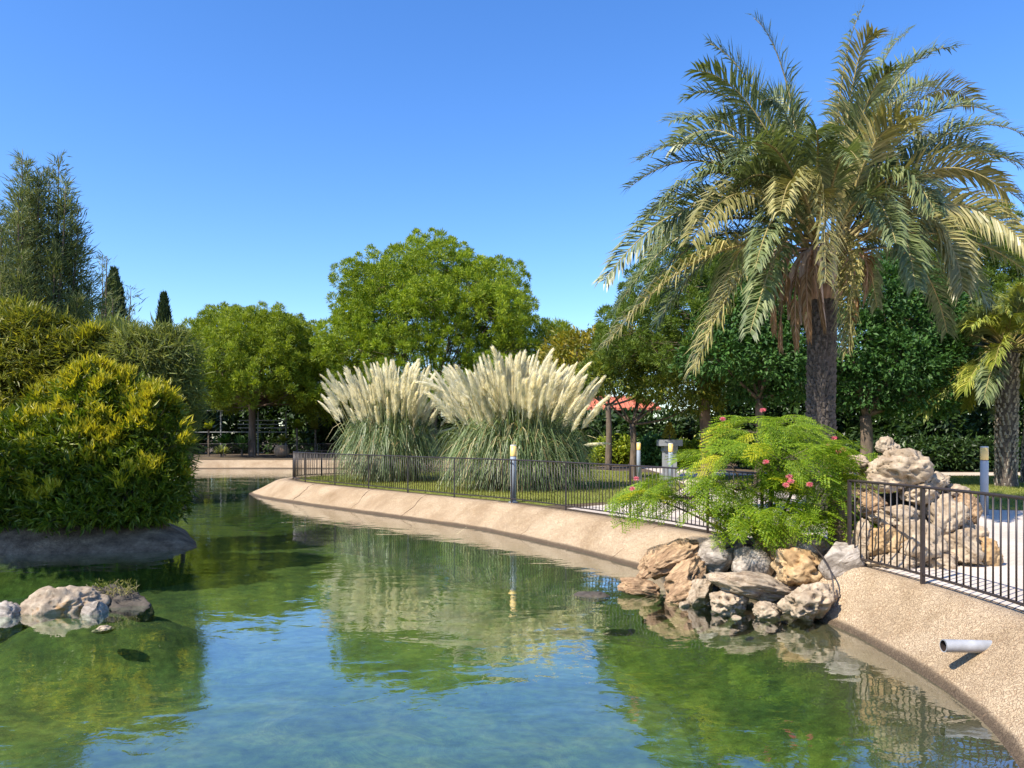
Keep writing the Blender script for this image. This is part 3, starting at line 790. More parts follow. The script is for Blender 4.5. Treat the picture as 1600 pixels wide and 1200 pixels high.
bollard('bollard lamp with cream head in front of the grey pedestal', 1048, 23.5)
bollard('bollard lamp with cream head on the paving right of the rock pile', 1538, 14.9)
c = at(1046, 735, 27.5)
t = thing('pedestal', 'pale grey concrete pedestal with a broad tray behind the bollard lamp', 'pedestal', (c[0], 27.5, GZ))
MB().box((0, 0, 0.12), (0.6, 0.6, 0.24)).build('plinth', M['pedestal'], t)
MB().box((0, 0, 0.62), (0.44, 0.44, 0.8)).build('column', M['pedestal'], t)
MB().box((0, 0, 1.12), (0.5, 0.5, 0.2)).build('neck', M['pedestal'], t)
MB().box((0, 0, 1.33), (0.78, 0.78, 0.22)).build('tray', M['pedestal'], t)

# ------------------------------------------------------------------ vegetation tools
def blob_points(blobs, n, seed, shell=(0.8, 1.03), low=-0.6, cut=0.78):
    r = rng(seed); B = np.array(blobs, float)
    ar = (B[:, 3] * B[:, 4] + B[:, 3] * B[:, 5] + B[:, 4] * B[:, 5])
    i = r.choice(len(B), n, p=ar / ar.sum())
    d = unit(r.normal(size=(n, 3)))
    d[:, 2] = np.where(d[:, 2] < low, -d[:, 2], d[:, 2])
    u = r.uniform(shell[0], shell[1], n)[:, None]
    lump = 1 + 0.13 * fbm(d * 2.2 + i[:, None] * 3.1, seed, 2)[:, None]
    P = B[i, :3] + d * B[i, 3:] * u * lump
    keep = np.ones(n, bool)
    for q, bb in enumerate(B):
        dd = np.linalg.norm((P - bb[:3]) / bb[3:], axis=1)
        keep &= (dd > cut) | (i == q)
    N = unit(d / B[i, 3:])
    return P[keep], N[keep]

def sprays(P, N, k, L, W, seed, spread=0.9, up=0.2, droop=0.0, jit=0.05, mid=0.45):
    """k leaves round every point"""
    r = rng(seed); n = len(P)
    Pk = np.repeat(P, k, 0) + r.normal(0, jit, (n * k, 3)); Nk = np.repeat(N, k, 0)
    A = unit(Nk + r.normal(0, spread, (n * k, 3)) + np.array([0, 0, up - droop]))
    NN = unit(r.normal(0, 0.6, (n * k, 3)) + np.array([0, 0, 1.0]) + Nk * 0.4)
    f = r.uniform(0.7, 1.3, n * k)
    return leaf_quads(Pk, A, NN, L * f, W * f, 0.12, mid)

def needles(P, N, k, L, W, seed, spread=0.8, up=0.35):
    """a dome of needles at every point, all fanning out from one shoot"""
    r = rng(seed); n = len(P)
    Ax = unit(N + np.array([0, 0, up]) + r.normal(0, 0.25, (n, 3)))
    sz = r.uniform(0.65, 1.35, n)
    Pk = np.repeat(P, k, 0); Ak = np.repeat(Ax, k, 0); sk = np.repeat(sz, k)
    A = unit(Ak + r.normal(0, spread * 0.62, (n * k, 3)))
    Pk = Pk + A * (L * 0.25 * sk * r.uniform(0, 1.6, n * k))[:, None]
    return leaf_quads(Pk, A, r.normal(size=(n * k, 3)), L * sk * r.uniform(0.75, 1.1, n * k), W, 0.0, 0.35)

def puffs(P, N, k, R, D_, seed):
    """fuzzy balls of needles, one at every point, brushed outward and up"""
    r = rng(seed); n = len(P); sz = np.repeat(r.uniform(0.7, 1.25, n), k)[:, None]
    Pk = np.repeat(P, k, 0); Nk = np.repeat(unit(N + [0, 0, 0.55]), k, 0)
    d = unit(r.normal(size=(n * k, 3)) + Nk * 0.75)
    A = unit(d + r.normal(0, 0.35, d.shape) + [0, 0, 0.25])
    return leaf_quads(Pk + d * R * 0.62 * sz * r.uniform(0.35, 1.0, (n * k, 1)), A, unit(d + r.normal(0, 0.6, d.shape)), R * 0.46 * sz[:, 0] * r.uniform(0.7, 1.15, n * k), R * 0.085, 0.0, 0.4)

def bez(a, b, c, n=8):
    t = np.linspace(0, 1, n)[:, None]
    return (1 - t) ** 2 * np.array(a) + 2 * t * (1 - t) * np.array(b) + t ** 2 * np.array(c)

def wood(blobs, fork, r0, seed, twigs=5):
    """limbs from the fork to every lobe and twigs inside the lobes"""
    b = MB(); r = rng(seed); fork = np.array(fork, float)
    for bb in blobs:
        c = np.array(bb[:3]); m_ = (fork + c) / 2 + r.normal(0, 0.12, 3) * np.linalg.norm(c - fork) * 0.5
        m_[2] -= 0.08 * np.linalg.norm(c[:2] - fork[:2])
        b.tube(bez(fork, m_, c, 8), np.linspace(r0, r0 * 0.3, 8), 6)
        for q in range(twigs):
            e = c + unit(r.normal(size=3)) * np.array(bb[3:]) * 0.85
            b.tube(bez(c, (c + e) / 2 + r.normal(0, 0.1, 3), e, 4), np.linspace(r0 * 0.3, r0 * 0.06, 4), 4)
    return b

def trunk_mb(pts, radii, seg=12, wob=0.0, seed=0):
    P = catmull(np.array(pts, float), 0.3); d = np.linspace(0, 1, len(P))
    R = np.interp(d, np.linspace(0, 1, len(radii)), radii)
    r = rng(seed); R = R * (1 + wob * r.normal(size=len(R)))
    return MB().tube(P, R, seg)

def tree(name, label, base, trunk, radii, blobs, leaf, mat, bmat='bark', fork=None, r0=None, twigs=5, seed=0, group=None, cat='tree', limbs=True):
    """trunk and blobs are relative to the base; leaf(P, N) -> list of (V, F)"""
    t = thing(name, label, cat, base, group)
    tk = trunk_mb(trunk, radii, 12, 0.03, seed).build('trunk', M[bmat], t, True)
    if limbs: wood(blobs, fork or trunk[-1], r0 or radii[-1], seed, twigs).build('branches', M[bmat], t, True)
    b = MB()
    for V, F in leaf: b.add(V, F)
    b.build('crown', M[mat], t)
    return t

def dome_blobs(cx, cy, z0, rx, rz, n, size, seed, flat=0.35):
    """lobes spread over a round topped crown that starts at z0"""
    r = rng(seed); out = []
    gold = math.pi * (3 - math.sqrt(5))
    for i in range(n):
        f = (i + 0.5) / n
        zc = flat * -0.45 + (1 + flat * 0.45) * f
        rad = math.sqrt(max(0.0, 1 - min(1, max(zc, 0)) ** 2)) * (1 - 0.25 * max(0, -zc))
        a = i * gold + r.uniform(-0.3, 0.3)
        s = size * r.uniform(0.6, 1.35); jr = r.uniform(0.86, 1.1)
        out.append((cx + rx * 0.84 * jr * rad * math.cos(a), cy + rx * 0.84 * jr * rad * math.sin(a), z0 + rz * 0.86 * jr * zc, s * 1.1, s * 1.1, s * 0.85))
    return out

# ------------------------------------------------------------------ far and middle trees
def pine(label, x, D, ybot, ytop, wpx, mat, seed, n_lobe=34, tufts=1100, k=56, ground_y=None, lean=0.0, tw=0.27, puff=0.0140, size=None, bmat='pine_bark', trunk_r=1.0):
    s = D / FP; X = (x - 800) * s
    zt = HC + (684 - ytop) * s - GZ; zb = HC + (684 - ybot) * s - GZ; rx = wpx * s / 2
    sz = size or rx * 0.34
    blobs = dome_blobs(0, 0, zb + (zt - zb) * 0.24, rx, (zt - zb) * 0.74, n_lobe, sz, seed)
    P, N = blob_points(blobs, tufts * 3, seed, (0.86, 1.05), -0.35, 0.78)
    R = puff * D
    keep = []
    cells = {}
    for q in range(len(P)):                      # puffs keep their distance so that shade shows between them
        c = tuple((P[q] // R).astype(int)); ok = True
        for a_ in (-1, 0, 1):
            for b_ in (-1, 0, 1):
                for c_ in (-1, 0, 1):
                    for o_ in cells.get((c[0] + a_, c[1] + b_, c[2] + c_), ()):
                        if np.sum((P[o_] - P[q]) ** 2) < (R * 1.05) ** 2: ok = False
        if ok: cells.setdefault(c, []).append(q); keep.append(q)
    P, N = P[keep], N[keep]
    P2, N2 = blob_points(blobs, tufts // 2, seed + 1, (0.5, 0.82), -0.9, 0.4)
    lv = [puffs(P, N, k, R * 0.72, R, seed), puffs(P2, N2, k // 2, R * 0.9, R, seed + 2)]
    fk = (lean, 0, zb + (zt - zb) * 0.14)
    return tree('stone_pine', label, (X, D, GZ), [(0, 0, -0.1), (lean * 0.2, 0, zb * 0.5), fk], [tw * 1.25 * trunk_r, tw * trunk_r, tw * 0.95 * trunk_r], blobs, lv, mat, bmat, fork=fk, r0=tw * 0.30, twigs=6, seed=seed, group='stone pines behind the pond')
pine('round umbrella pine on its own bare trunk at the far bank, left of the pampas', 394, 61.0, 655, 481, 250, 'pine_yellow', 13, 50, 2400, 190, size=1.75)
pine('largest bright green pine, rising behind the pampas plumes', 678, 62.0, 672, 376, 345, 'pine', 21, 60, 3000, 190, size=2.25)
pine('low rounded pine seen between the largest pine and the palm', 866, 66.0, 640, 504, 120, 'pine_yellow', 31, 20, 700, 100)
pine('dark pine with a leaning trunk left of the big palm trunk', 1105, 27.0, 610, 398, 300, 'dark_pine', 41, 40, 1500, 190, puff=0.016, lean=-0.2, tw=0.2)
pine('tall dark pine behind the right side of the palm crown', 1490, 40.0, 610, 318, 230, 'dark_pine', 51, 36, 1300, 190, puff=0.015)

def cypress(label, x, D, ytop, wpx, seed, ybase=700):
    s = D / FP; X = (x - 800) * s; H = HC + (684 - ytop) * s - GZ; R = wpx * s / 2
    r = rng(seed); n = 5200
    h = r.random(n) ** 0.8; a = r.uniform(0, 2 * np.pi, n)
    rad = R * np.clip(np.minimum((1 - h) * 3.2, 1.0), 0.03, 1) ** 0.75 * np.clip(h * 6 + 0.5, 0, 1) * (1 + 0.18 * vnoise(np.c_[np.cos(a) * 1.5, np.sin(a) * 1.5, h * H * 0.7], seed)) * r.uniform(0.6, 1.05, n) ** 0.5
    P = np.c_[rad * np.cos(a), rad * np.sin(a), 0.2 + h * (H - 0.3)]
    A = np.c_[np.cos(a) * 0.35, np.sin(a) * 0.35, np.ones(n)] + r.normal(0, 0.18, (n, 3))
    lv = leaf_quads(P, A, np.c_[np.cos(a), np.sin(a), np.zeros(n)] + r.normal(0, 0.3, (n, 3)), r.uniform(0.35, 0.75, n), 0.13, 0.1)
    t = thing('cypress', label, 'tree', (X, D, GZ), 'dark cypresses behind the island')
    MB().tube([(0, 0, -0.1), (0, 0, H * 0.5), (0, 0, H * 0.9)], [0.16, 0.1, 0.03], 8).build('trunk', M['bark'], t, True)
    MB().add(*lv).build('crown', M['cypress'], t)
cypress('thick dark cypress column rising behind the left bushes', 178, 66, 424, 46, 61)
cypress('slim dark cypress standing alone left of the umbrella pine', 256, 70, 462, 28, 62)
cypress('short dark cypress half hidden beside the grey feathery tree', 119, 66, 454, 24, 63)
cypress('tiny far cypress tip between pine and palm', 937, 95, 505, 10, 64)

# grey feathery tree at the far left
def feathery(label, x, D, ytop, wpx, seed, spires, n, dens=1.0):
    s = D / FP; X = (x - 800) * s; H = HC + (684 - ytop) * s - GZ
    t = thing('feathery_tree', label, 'tree', (X, D, GZ)); r = rng(seed)
    MB().tube([(0, 0, -0.1), (0.1, 0, H * 0.25), (0.1, 0, H * 0.45)], [0.3, 0.2, 0.06], 8).build('trunk', M['bark'], t, True)
    b = MB(); lv = MB()
    allP = []; allA = []
    for (dx, yt, dy) in spires:
        e = np.array([dx * s, dy, HC + (684 - yt) * s - GZ]); a = np.array([dx * s * 0.15, dy * 0.3, H * r.uniform(0.12, 0.3)])
        m_ = np.array([e[0] * 0.95, e[1], (a[2] + e[2]) * 0.45])
        C = bez(a, m_, e, 14)
        b.tube(C, np.linspace(0.10, 0.012, 14), 5)
        k = int(n * dens)
        f = r.random(k) ** 0.75
        idx = f * 13; i0 = np.minimum(idx.astype(int), 12); P0 = C[i0] + (C[i0 + 1] - C[i0]) * (idx - i0)[:, None]
        Ln = (0.25 + 3.3 * (1 - f) ** 1.15) * r.uniform(0.5, 1.1, k)
        d = unit(np.c_[r.normal(size=(k, 2)), r.uniform(0.2, 1.0, k)])
        for q in range(5):
            u = (q + 0.6) / 5
            allP.append(P0 + d * (Ln * u)[:, None] + r.normal(0, 0.04, (k, 3))); allA.append(d + r.normal(0, 0.45, (k, 3)) + [0, 0, 0.35])
    P = np.concatenate(allP); A = np.concatenate(allA)
    V, F = leaf_quads(P, A, r.normal(size=P.shape), r.uniform(0.2, 0.5, len(P)), 0.036, 0.0)
    b.build('branches', M['bark'], t, True)
    MB().add(V, F).build('crown', M['casuarina'], t)
feathery('tall grey green feathery tree with thin spires at the far left', 50, 30, 245, 160, 71,
         [(-38, 300, 0.5), (-8, 255, 0), (10, 262, -1), (35, 243, 0.3), (64, 292, -0.5), (-60, 330, 1), (48, 350, 1.0), (-20, 330, -1.4), (20, 320, -1.6), (60, 400, -1), (-75, 400, -1.2), (5, 380, -2), (40, 420, -2.2), (-40, 420, -2.2), (80, 440, 0.5), (-100, 350, 0), (15, 300, 1.5), (-130, 380, 0.5), (-30, 360, 0.8), (28, 370, 0.4), (0, 350, -0.5), (55, 385, 0.2), (-55, 390, 0.3), (90, 470, -0.8), (20, 440, -2.6), (-20, 450, -2.6), (70, 330, 0.1), (-15, 300, 0.4), (12, 264, 0.6), (22, 276, -0.3), (0, 288, 0.2), (30, 300, 0.5), (8, 310, -0.4), (25, 290, -0.6), (45, 310, 0.8)], 230)
feathery('thin wispy young feathery tree between the tall one and the cypress', 150, 36, 395, 100, 72,
         [(-28, 378, 0.2), (0, 398, 0.6), (22, 402, -0.3), (48, 448, 0.4), (-12, 440, -0.6), (35, 470, -0.5)], 70)

# broad leaved trees
def broad(label, x, D, ybase_trunk, blobs_px, seed, mat='broad', n=2600, k=5, L=0.16, W=0.075, tw=0.16, trunk_x=None, droop=0.25, spread=0.8, bmat='bark', name='broadleaf_tree', group=None, cat='tree', fz=None):
    """blobs_px: (x, y, dD, rx px, ry px) lobes in photograph pixels"""
    s = D / FP; X = (x - 800) * s
    bl = []
    for (bx, by, dd, rx, ry) in blobs_px:
        c = at(bx, by, D + dd); bl.append((c[0] - X, c[1] - D, c[2] - GZ, rx * s, rx * s * 0.9, ry * s))
    zmin = min(b[2] - b[5] for b in bl)
    f = fz if fz is not None else max(0.5, zmin + 0.3)
    P, N = blob_points(bl, n, seed, (0.78, 1.05), -0.7, 0.7)
    P2, N2 = blob_points(bl, n // 3, seed + 1, (0.4, 0.8), -1, 0.2)
    lv = [sprays(P, N, k, L, W, seed, spread, 0.1, droop, L * 0.35), sprays(P2, N2, k, L, W, seed + 3, 1.2, 0.0, 0.2, L)]
    return tree(name, label, (X, D, GZ), [(0, 0, -0.1), (0.05, 0, f * 0.6), (0, 0, f)], [tw * 1.25, tw, tw * 0.85], bl, lv, mat, bmat, r0=tw * 0.45, twigs=5, seed=seed, group=group, cat=cat)
broad('dark glossy leaved tree between the pine and the big palm trunk', 1185, 24.0, 0, [(1150, 500, 0, 70, 55), (1210, 470, 0.5, 70, 50), (1120, 560, -0.5, 60, 40), (1200, 560, -0.6, 60, 50), (1235, 520, -0.3, 55, 55), (1160, 440, 1, 60, 40), (1245, 600, 0, 40, 35), (1180, 610, 0.5, 45, 30)], 81, n=3600, tw=0.13)
broad('dark glossy leaved tree right of the big palm trunk', 1352, 24.0, 0, [(1370, 470, 0, 70, 55), (1430, 500, 0, 70, 60), (1330, 540, -0.4, 55, 55), (1400, 570, -0.6, 65, 50), (1460, 570, 0, 60, 50), (1350, 610, 0, 55, 40), (1430, 620, -0.2, 60, 45), (1400, 430, 1, 60, 40), (1480, 500, 0.8, 50, 50)], 82, n=4600, tw=0.20, fz=2.2)
broad('silk tree with flat feathery crown behind the fence, right of the pampas', 988, 27.5, 0, [(950, 590, 0, 60, 30), (1010, 575, 0.4, 70, 32), (1070, 600, 0, 55, 28), (1045, 612, -0.6, 60, 22), (1090, 628, -0.2, 42, 18), (930, 598, 0.2, 40, 22), (1000, 555, 0.8, 60, 26), (1060, 570, 0.5, 45, 24)], 83, 'albizia_tree', n=2600, k=7, L=0.2, W=0.045, tw=0.12, droop=0.5, fz=2.0, name='silk_tree')
broad('orange tinged tree behind the silk tree', 950, 36.0, 0, [(900, 550, 0, 50, 28), (960, 545, 0, 60, 30), (1040, 555, 0, 60, 28), (1090, 565, 0, 30, 22), (880, 575, 0, 40, 28)], 84, 'orange_leaf', n=1500, k=5, L=0.28, W=0.08, tw=0.14, name='silk_tree', fz=3.0)

# hedges and background masses
def hedge(label, x0, x1, D, ytop, mat='hedge', n=3000, L=0.3, seed=0, dep=1.6, name='hedge', cat='hedge', group=None, lump=0.22, ybot=None):
    s = D / FP; X0 = (x0 - 800) * s; X1 = (x1 - 800) * s; H = HC + (684 - ytop) * s - GZ
    t = thing(name, label, cat, ((X0 + X1) / 2, D, GZ), group); r = rng(seed); hw = (X1 - X0) / 2
    m_ = max(2, int(hw * 2 / (H * 0.42)) + 1); bl = []
    for i in range(m_):
        for lv_ in (0.22, 0.5, 0.78):
            bl.append((-hw + (i + 0.5) * 2 * hw / m_ + r.normal(0, 0.1) * H, r.normal(0, 0.2) * dep, H * lv_ * r.uniform(0.92, 1.08), max(2 * hw / m_ * 0.62, H * 0.2) * r.uniform(0.85, 1.2), dep * r.uniform(0.7, 1.1), H * 0.26 * r.uniform(0.85, 1.15)))
    P, N = blob_points(bl, n, seed, (0.8, 1.05), -0.9, 0.75)
    P2, N2 = blob_points(bl, n // 3, seed + 1, (0.5, 0.8), -1, 0.1)
    b = MB(); b.add(*sprays(P, N, 5, L, L * 0.45, seed, 0.9, 0.15, 0.1, L * 0.4)); b.add(*sprays(P2, N2, 5, L * 1.3, L * 0.7, seed + 2, 1.2, 0, 0, L))
    b.build('foliage', M[mat], t)
    st = MB()
    for i in range(m_ * 2):
        xx = r.uniform(-hw, hw) * 0.9; st.tube([(xx, 0, -0.05), (xx + r.normal(0, 0.1), 0, H * 0.5), (xx + r.normal(0, 0.2), 0, H * 0.85)], [0.05, 0.04, 0.015], 5)
    tag(st.build('stems', M['bark'], t), kind='stuff')
    return t
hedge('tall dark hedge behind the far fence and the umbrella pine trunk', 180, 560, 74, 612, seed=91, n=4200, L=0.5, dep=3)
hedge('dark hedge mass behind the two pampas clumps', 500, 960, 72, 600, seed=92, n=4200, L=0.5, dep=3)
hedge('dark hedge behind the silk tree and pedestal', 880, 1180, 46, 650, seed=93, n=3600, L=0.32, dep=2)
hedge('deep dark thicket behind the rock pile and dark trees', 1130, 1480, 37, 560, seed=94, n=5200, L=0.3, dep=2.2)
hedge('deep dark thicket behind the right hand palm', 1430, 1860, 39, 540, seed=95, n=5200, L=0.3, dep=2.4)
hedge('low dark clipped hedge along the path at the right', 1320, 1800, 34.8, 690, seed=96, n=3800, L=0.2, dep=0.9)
hedge('dark tree belt far behind the left bushes', -260, 200, 70, 560, seed=97, n=3600, L=0.6, dep=3)
hedge('yellow green low shrub under the silk tree, left of its trunk', 930, 985, 42, 688, 'yellow_shrub', 700, 0.2, 98, 0.8, 'low_shrub', 'shrub')
hedge('green low shrub between the silk tree trunk and the pedestal', 1000, 1040, 40, 686, 'broad', 700, 0.22, 99, 0.8, 'low_shrub', 'shrub')
hedge('bright yellow low shrub right of the grey pedestal', 1058, 1112, 40, 694, 'yellow_shrub', 800, 0.22, 100, 0.8, 'low_shrub', 'shrub')
t = thing('potted_conifer', 'small orange brown conifer standing on the grey pedestal', 'plant', (c[0], 27.5, GZ + 1.44))
MB().tube([(0, 0, 0), (0, 0, 0.4)], [0.03, 0.015], 6).build('trunk', M['bark'], t)
r = rng(5); h = r.random(700); a = r.uniform(0, 6.283, 700); rad = 0.26 * (1 - h) ** 0.8 * r.uniform(0.5, 1, 700)
MB().add(*leaf_quads(np.c_[rad * np.cos(a), rad * np.sin(a), 0.03 + 0.56 * h], np.c_[np.cos(a), np.sin(a), np.full(700, 1.1)], r.normal(size=(700, 3)), 0.09, 0.03)).build('foliage', M['orange_leaf'], t)

# red roofed pavilion and pale rails far behind
c = at(928, 640, 52)
t = thing('pavilion', 'low pavilion with a red tiled roof glimpsed behind the silk tree', 'building', (c[0], 52, GZ))
MB().box((0, 0, 1.65), (7.4, 3.4, 3.3)).build('wall', M['dark_wall'], t)
b = MB()
rf = b.add([(-4.2, -2.4, 3.42), (4.2, -2.4, 3.42), (3.4, 0, 4.30), (-3.4, 0, 4.30), (-4.2, 2.4, 3.42), (4.2, 2.4, 3.42), (-4.2, -2.4, 3.30), (4.2, -2.4, 3.30), (4.2, 2.4, 3.30), (-4.2, 2.4, 3.30)],
      [[0, 1, 2, 3], [5, 4, 3, 2], [0, 6, 7, 1], [1, 7, 8, 5], [5, 8, 9, 4], [4, 9, 6, 0], [6, 9, 8, 7]])
b.F.append((np.array([[1, 5, 2], [4, 0, 3]]), 0)); rfo = b.build('roof', M['roof'], t)
rowm = MB().tube([(0, -2.42, 3.44), (0, -1.2, 3.89), (0, 0, 4.33)], 0.09, 6).mesh('tile_row', M['roof'], True)
for i in range(22):
    place('tile_row', rowm, rfo, (-3.3 + i * 6.6 / 21, 0, 0))
t = thing('pale_pergola', 'pale metal pergola with thin rails in the shade behind the umbrella pine', 'pergola', ((345 - 800) / FP * 66, 66, GZ))
for xx in (-3.2, 0.0, 3.2, 5.6):
    MB().box((xx, 0, 1.9), (0.1, 0.1, 3.8)).build('post', M['white'], t)
for (x0, x1, z) in ((-3.2, 2.6, 3.85), (1.5, 5.6, 3.0), (1.5, 5.6, 2.66), (1.5, 5.6, 2.36), (-3.2, 5.6, 2.0)):
    MB().box(((x0 + x1) / 2, -0.08, z), (x1 - x0, 0.06, 0.08)).build('rail', M['white'], t)

# small plants before the far hedge
def rosette(label, x, y, D, n, L, W, seed, mat, stem=0.0, arch=0.5, name='rosette_plant'):
    p_ = at(x, y, D); r = rng(seed)
    t = thing(name, label, 'plant', (p_[0], D, GZ))
    MB().tube([(0, 0, -0.05), (0, 0, stem + 0.1)], [0.09, 0.07], 7).build('stem', M['bark'], t)
    b = MB()
    for q in range(n):
        a = r.uniform(0, 6.283); el = r.uniform(0.1, 1.3); d = np.array([math.cos(a) * math.cos(el), math.sin(a) * math.cos(el), math.sin(el)])
        C = bez((0, 0, stem), np.array([0, 0, stem]) + d * L * 0.6, np.array([0, 0, stem - arch * L * 0.35]) + d * L, 6)
        sd = unit(np.cross(d, [0, 0, 1.0])); wd = (np.sin(np.linspace(0.25, 1, 6) * np.pi) * W / 2 + 0.005)[:, None]
        V = np.concatenate([C + sd * wd, C - sd * wd]); k_ = np.arange(5)
        b.add(V, np.stack([k_, k_ + 1, k_ + 7, k_ + 6], 1))
    b.build('leaves', M[mat], t)
rosette('bright fan leaved young palm before the far hedge', 326, 672, 61.5, 16, 1.0, 0.5, 1, 'yellow_shrub', 2.2, 0.5, 'young_palm')
rosette('round dark green cycad beside the young fan palm', 351, 690, 61.5, 60, 1.3, 0.2, 2, 'broad', 1.0, 0.8, 'cycad')
rosette('spiky agave just left of the umbrella pine trunk', 378, 695, 60.5, 22, 1.5, 0.22, 3, 'broad', 0.6, 0.4, 'agave')
rosette('arching cycad right of the umbrella pine trunk', 442, 695, 61.0, 40, 1.3, 0.16, 4, 'olive', 1.1, 1.1, 'cycad')
rosette('slim young tree with yellow leaves right of the umbrella pine', 464, 690, 60.5, 26, 1.0, 0.35, 6, 'yellow_shrub', 2.3, 0.6, 'young_tree')
rosette('slim dark young tree close to the pampas, before the hedge', 493, 690, 62.0, 26, 1.1, 0.35, 7, 'olive', 2.2, 0.6, 'young_tree')
rosette('pale rounded succulent behind the far fence', 346, 708, 59.6, 60, 0.9, 0.2, 8, 'willow', 0.25, 0.4, 'succulent')
t = thing('clay_pot', 'round pale terracotta pot behind the far fence', 'pot', ((440 - 800) / FP * 59.7, 59.7, GZ))
MB().lathe([(0.3, 0), (0.55, 0.25), (0.6, 0.55), (0.45, 0.85), (0.5, 0.95), (0.42, 0.93), (0.3, 0.6)], 18).build('pot', M['terracotta'], t, True)

# ------------------------------------------------------------------ island bushes
def bush(name, label, D, blobs_px, seed, mat, n, k, L, W, tip=None, tip_n=0, droop=0.0, spread=0.8, up=0.3, base=None, tipf=None, zbase=0.40):
    s = D / FP
    bl = []
    for (bx, by, dd, rx, ry) in blobs_px:
        c = at(bx, by, D + dd); bl.append((c[0], c[1], c[2], rx * s, rx * s * 0.8, ry * s))
    B = np.array(bl); ctr = np.array([B[:, 0].mean(), B[:, 1].mean(), zbase])
    B[:, :3] -= ctr
    t = thing(name, label, 'bush', ctr)
    P, N = blob_points(B, n, seed, (0.82, 1.06), -0.85, 0.78)
    P2, N2 = blob_points(B, n // 2, seed + 1, (0.5, 0.82), -1, 0.3)
    ok = P[:, 2] > 0.03; P, N = P[ok], N[ok]; ok = P2[:, 2] > 0.03; P2, N2 = P2[ok], N2[ok]
    st = MB(); r = rng(seed)
    for bb in B:
        st.tube(bez((r.normal(0, 0.15) + bb[0] * 0.6, bb[1] * 0.5, -0.05), (bb[0] * 0.85, bb[1] * 0.9, bb[2] * 0.4), bb[:3], 6), np.linspace(0.06, 0.02, 6), 5)
    sub = rng(seed + 4).choice(len(P), min(len(P), 260), replace=False)
    for i in sub: st.tube([P[i] - N[i] * 0.45 - [0, 0, 0.12], P[i] + N[i] * 0.03], [0.012, 0.004], 4)
    tag(st.build('stems', M['bark'], t), kind='stuff')
    b = MB(); b.add(*sprays(P, N, k, L, W, seed, spread, up, droop, L * 0.12, 0.4)); b.add(*sprays(P2, N2, k, L * 1.2, W * 1.3, seed + 2, 1.2, 0, 0.1, L * 0.6))
    b.build('leaves', M[mat], t)
    if tip:
        q = tipf(P, N, ctr) if tipf else np.ones(len(P))
        q = q / q.sum(); r = rng(seed + 9)
        cl = r.choice(len(P), max(3, tip_n // 10), p=q, replace=False)
        i = np.concatenate([np.argsort(np.sum((P - P[c_]) ** 2, 1))[:r.integers(3, 16)] for c_ in cl])
        b = MB(); b.add(*sprays(P[i] + N[i] * 0.07 + [0, 0, 0.04], unit(N[i] + [0, 0, 0.7]), k + 3, L * 1.05, W, seed + 5, spread * 0.85, up + 0.3, 0, L * 0.2, 0.4))
        b.build('new_leaves', M[tip], t)
    return t
bush('leafy_bush', 'dark green bush with yellow tipped shoots on the island bank', 15.0,
     [(165, 690, 0, 75, 90), (235, 700, -0.1, 55, 85), (120, 740, -0.4, 80, 85), (200, 770, -0.4, 75, 65), (40, 740, -0.2, 80, 90), (262, 760, 0.1, 34, 60), (80, 690, 0.5, 70, 80), (-40, 760, 0, 80, 90), (250, 660, 0.2, 28, 42), (150, 620, 0.2, 55, 45), (205, 630, 0.3, 38, 42), (-130, 750, 0.3, 90, 100), (10, 790, -0.5, 90, 45), (130, 795, -0.6, 85, 40), (220, 800, -0.3, 40, 32), (-220, 760, 0.3, 90, 100)],
     111, 'bush', 6800, 8, 0.155, 0.036, 'bush_tip', 1000, 0.0, 0.75, 0.35, tipf=lambda P, N, c_: np.clip(N[:, 2] + 0.45 - 0.35 * N[:, 1], 0.02, 1) * np.clip((P[:, 0] + c_[0] + 11.2) / 3.0, 0.15, 1.3) * (P[:, 2] > 0.5))
bush('olive_bush', 'tall olive green narrow leaved bush behind the yellow tipped one on the island', 17.0,
     [(40, 560, 0, 75, 75), (110, 590, 0, 65, 70), (-20, 600, 0, 80, 90), (30, 640, -0.2, 80, 80), (160, 570, 0.3, 48, 50), (100, 540, 0.5, 45, 38), (25, 510, 0.3, 42, 32), (195, 610, 0.4, 45, 60), (-100, 580, 0.3, 90, 110), (90, 660, 0, 80, 70), (-190, 600, 0.3, 90, 120)],
     121, 'olive', 4200, 9, 0.23, 0.034, 'bush_tip', 60, 0.25, 0.8, 0.2)
bush('willow_bush', 'loose grey green willowy bush between the olive bush and the umbrella pine', 17.4,
     [(215, 565, 0, 60, 48), (265, 575, 0.2, 42, 60), (235, 630, 0, 60, 60), (180, 540, 0.4, 40, 30), (285, 620, 0.3, 24, 50), (270, 690, 0.2, 30, 60)],
     131, 'willow', 1500, 8, 0.28, 0.026, None, 0, 0.35, 0.95, 0.15)

broad('unseen leafy tree added to shade the island bank from the left', -280, 14.2, 0, [(-152, 452, -2.6, 62, 40), (-215, 448, -2.7, 62, 42), (-270, 455, -2.6, 62, 42), (-330, 448, -2.7, 64, 42), (-390, 455, -2.6, 66, 44), (-455, 450, -2.4, 70, 50), (-300, 485, -2.2, 60, 36), (-190, 484, -2.3, 52, 32)], 85, 'broad', n=2600, k=5, L=0.2, W=0.09, tw=0.14, fz=2.0)  # tree added out of view; flat crown shaped to shade only the bank

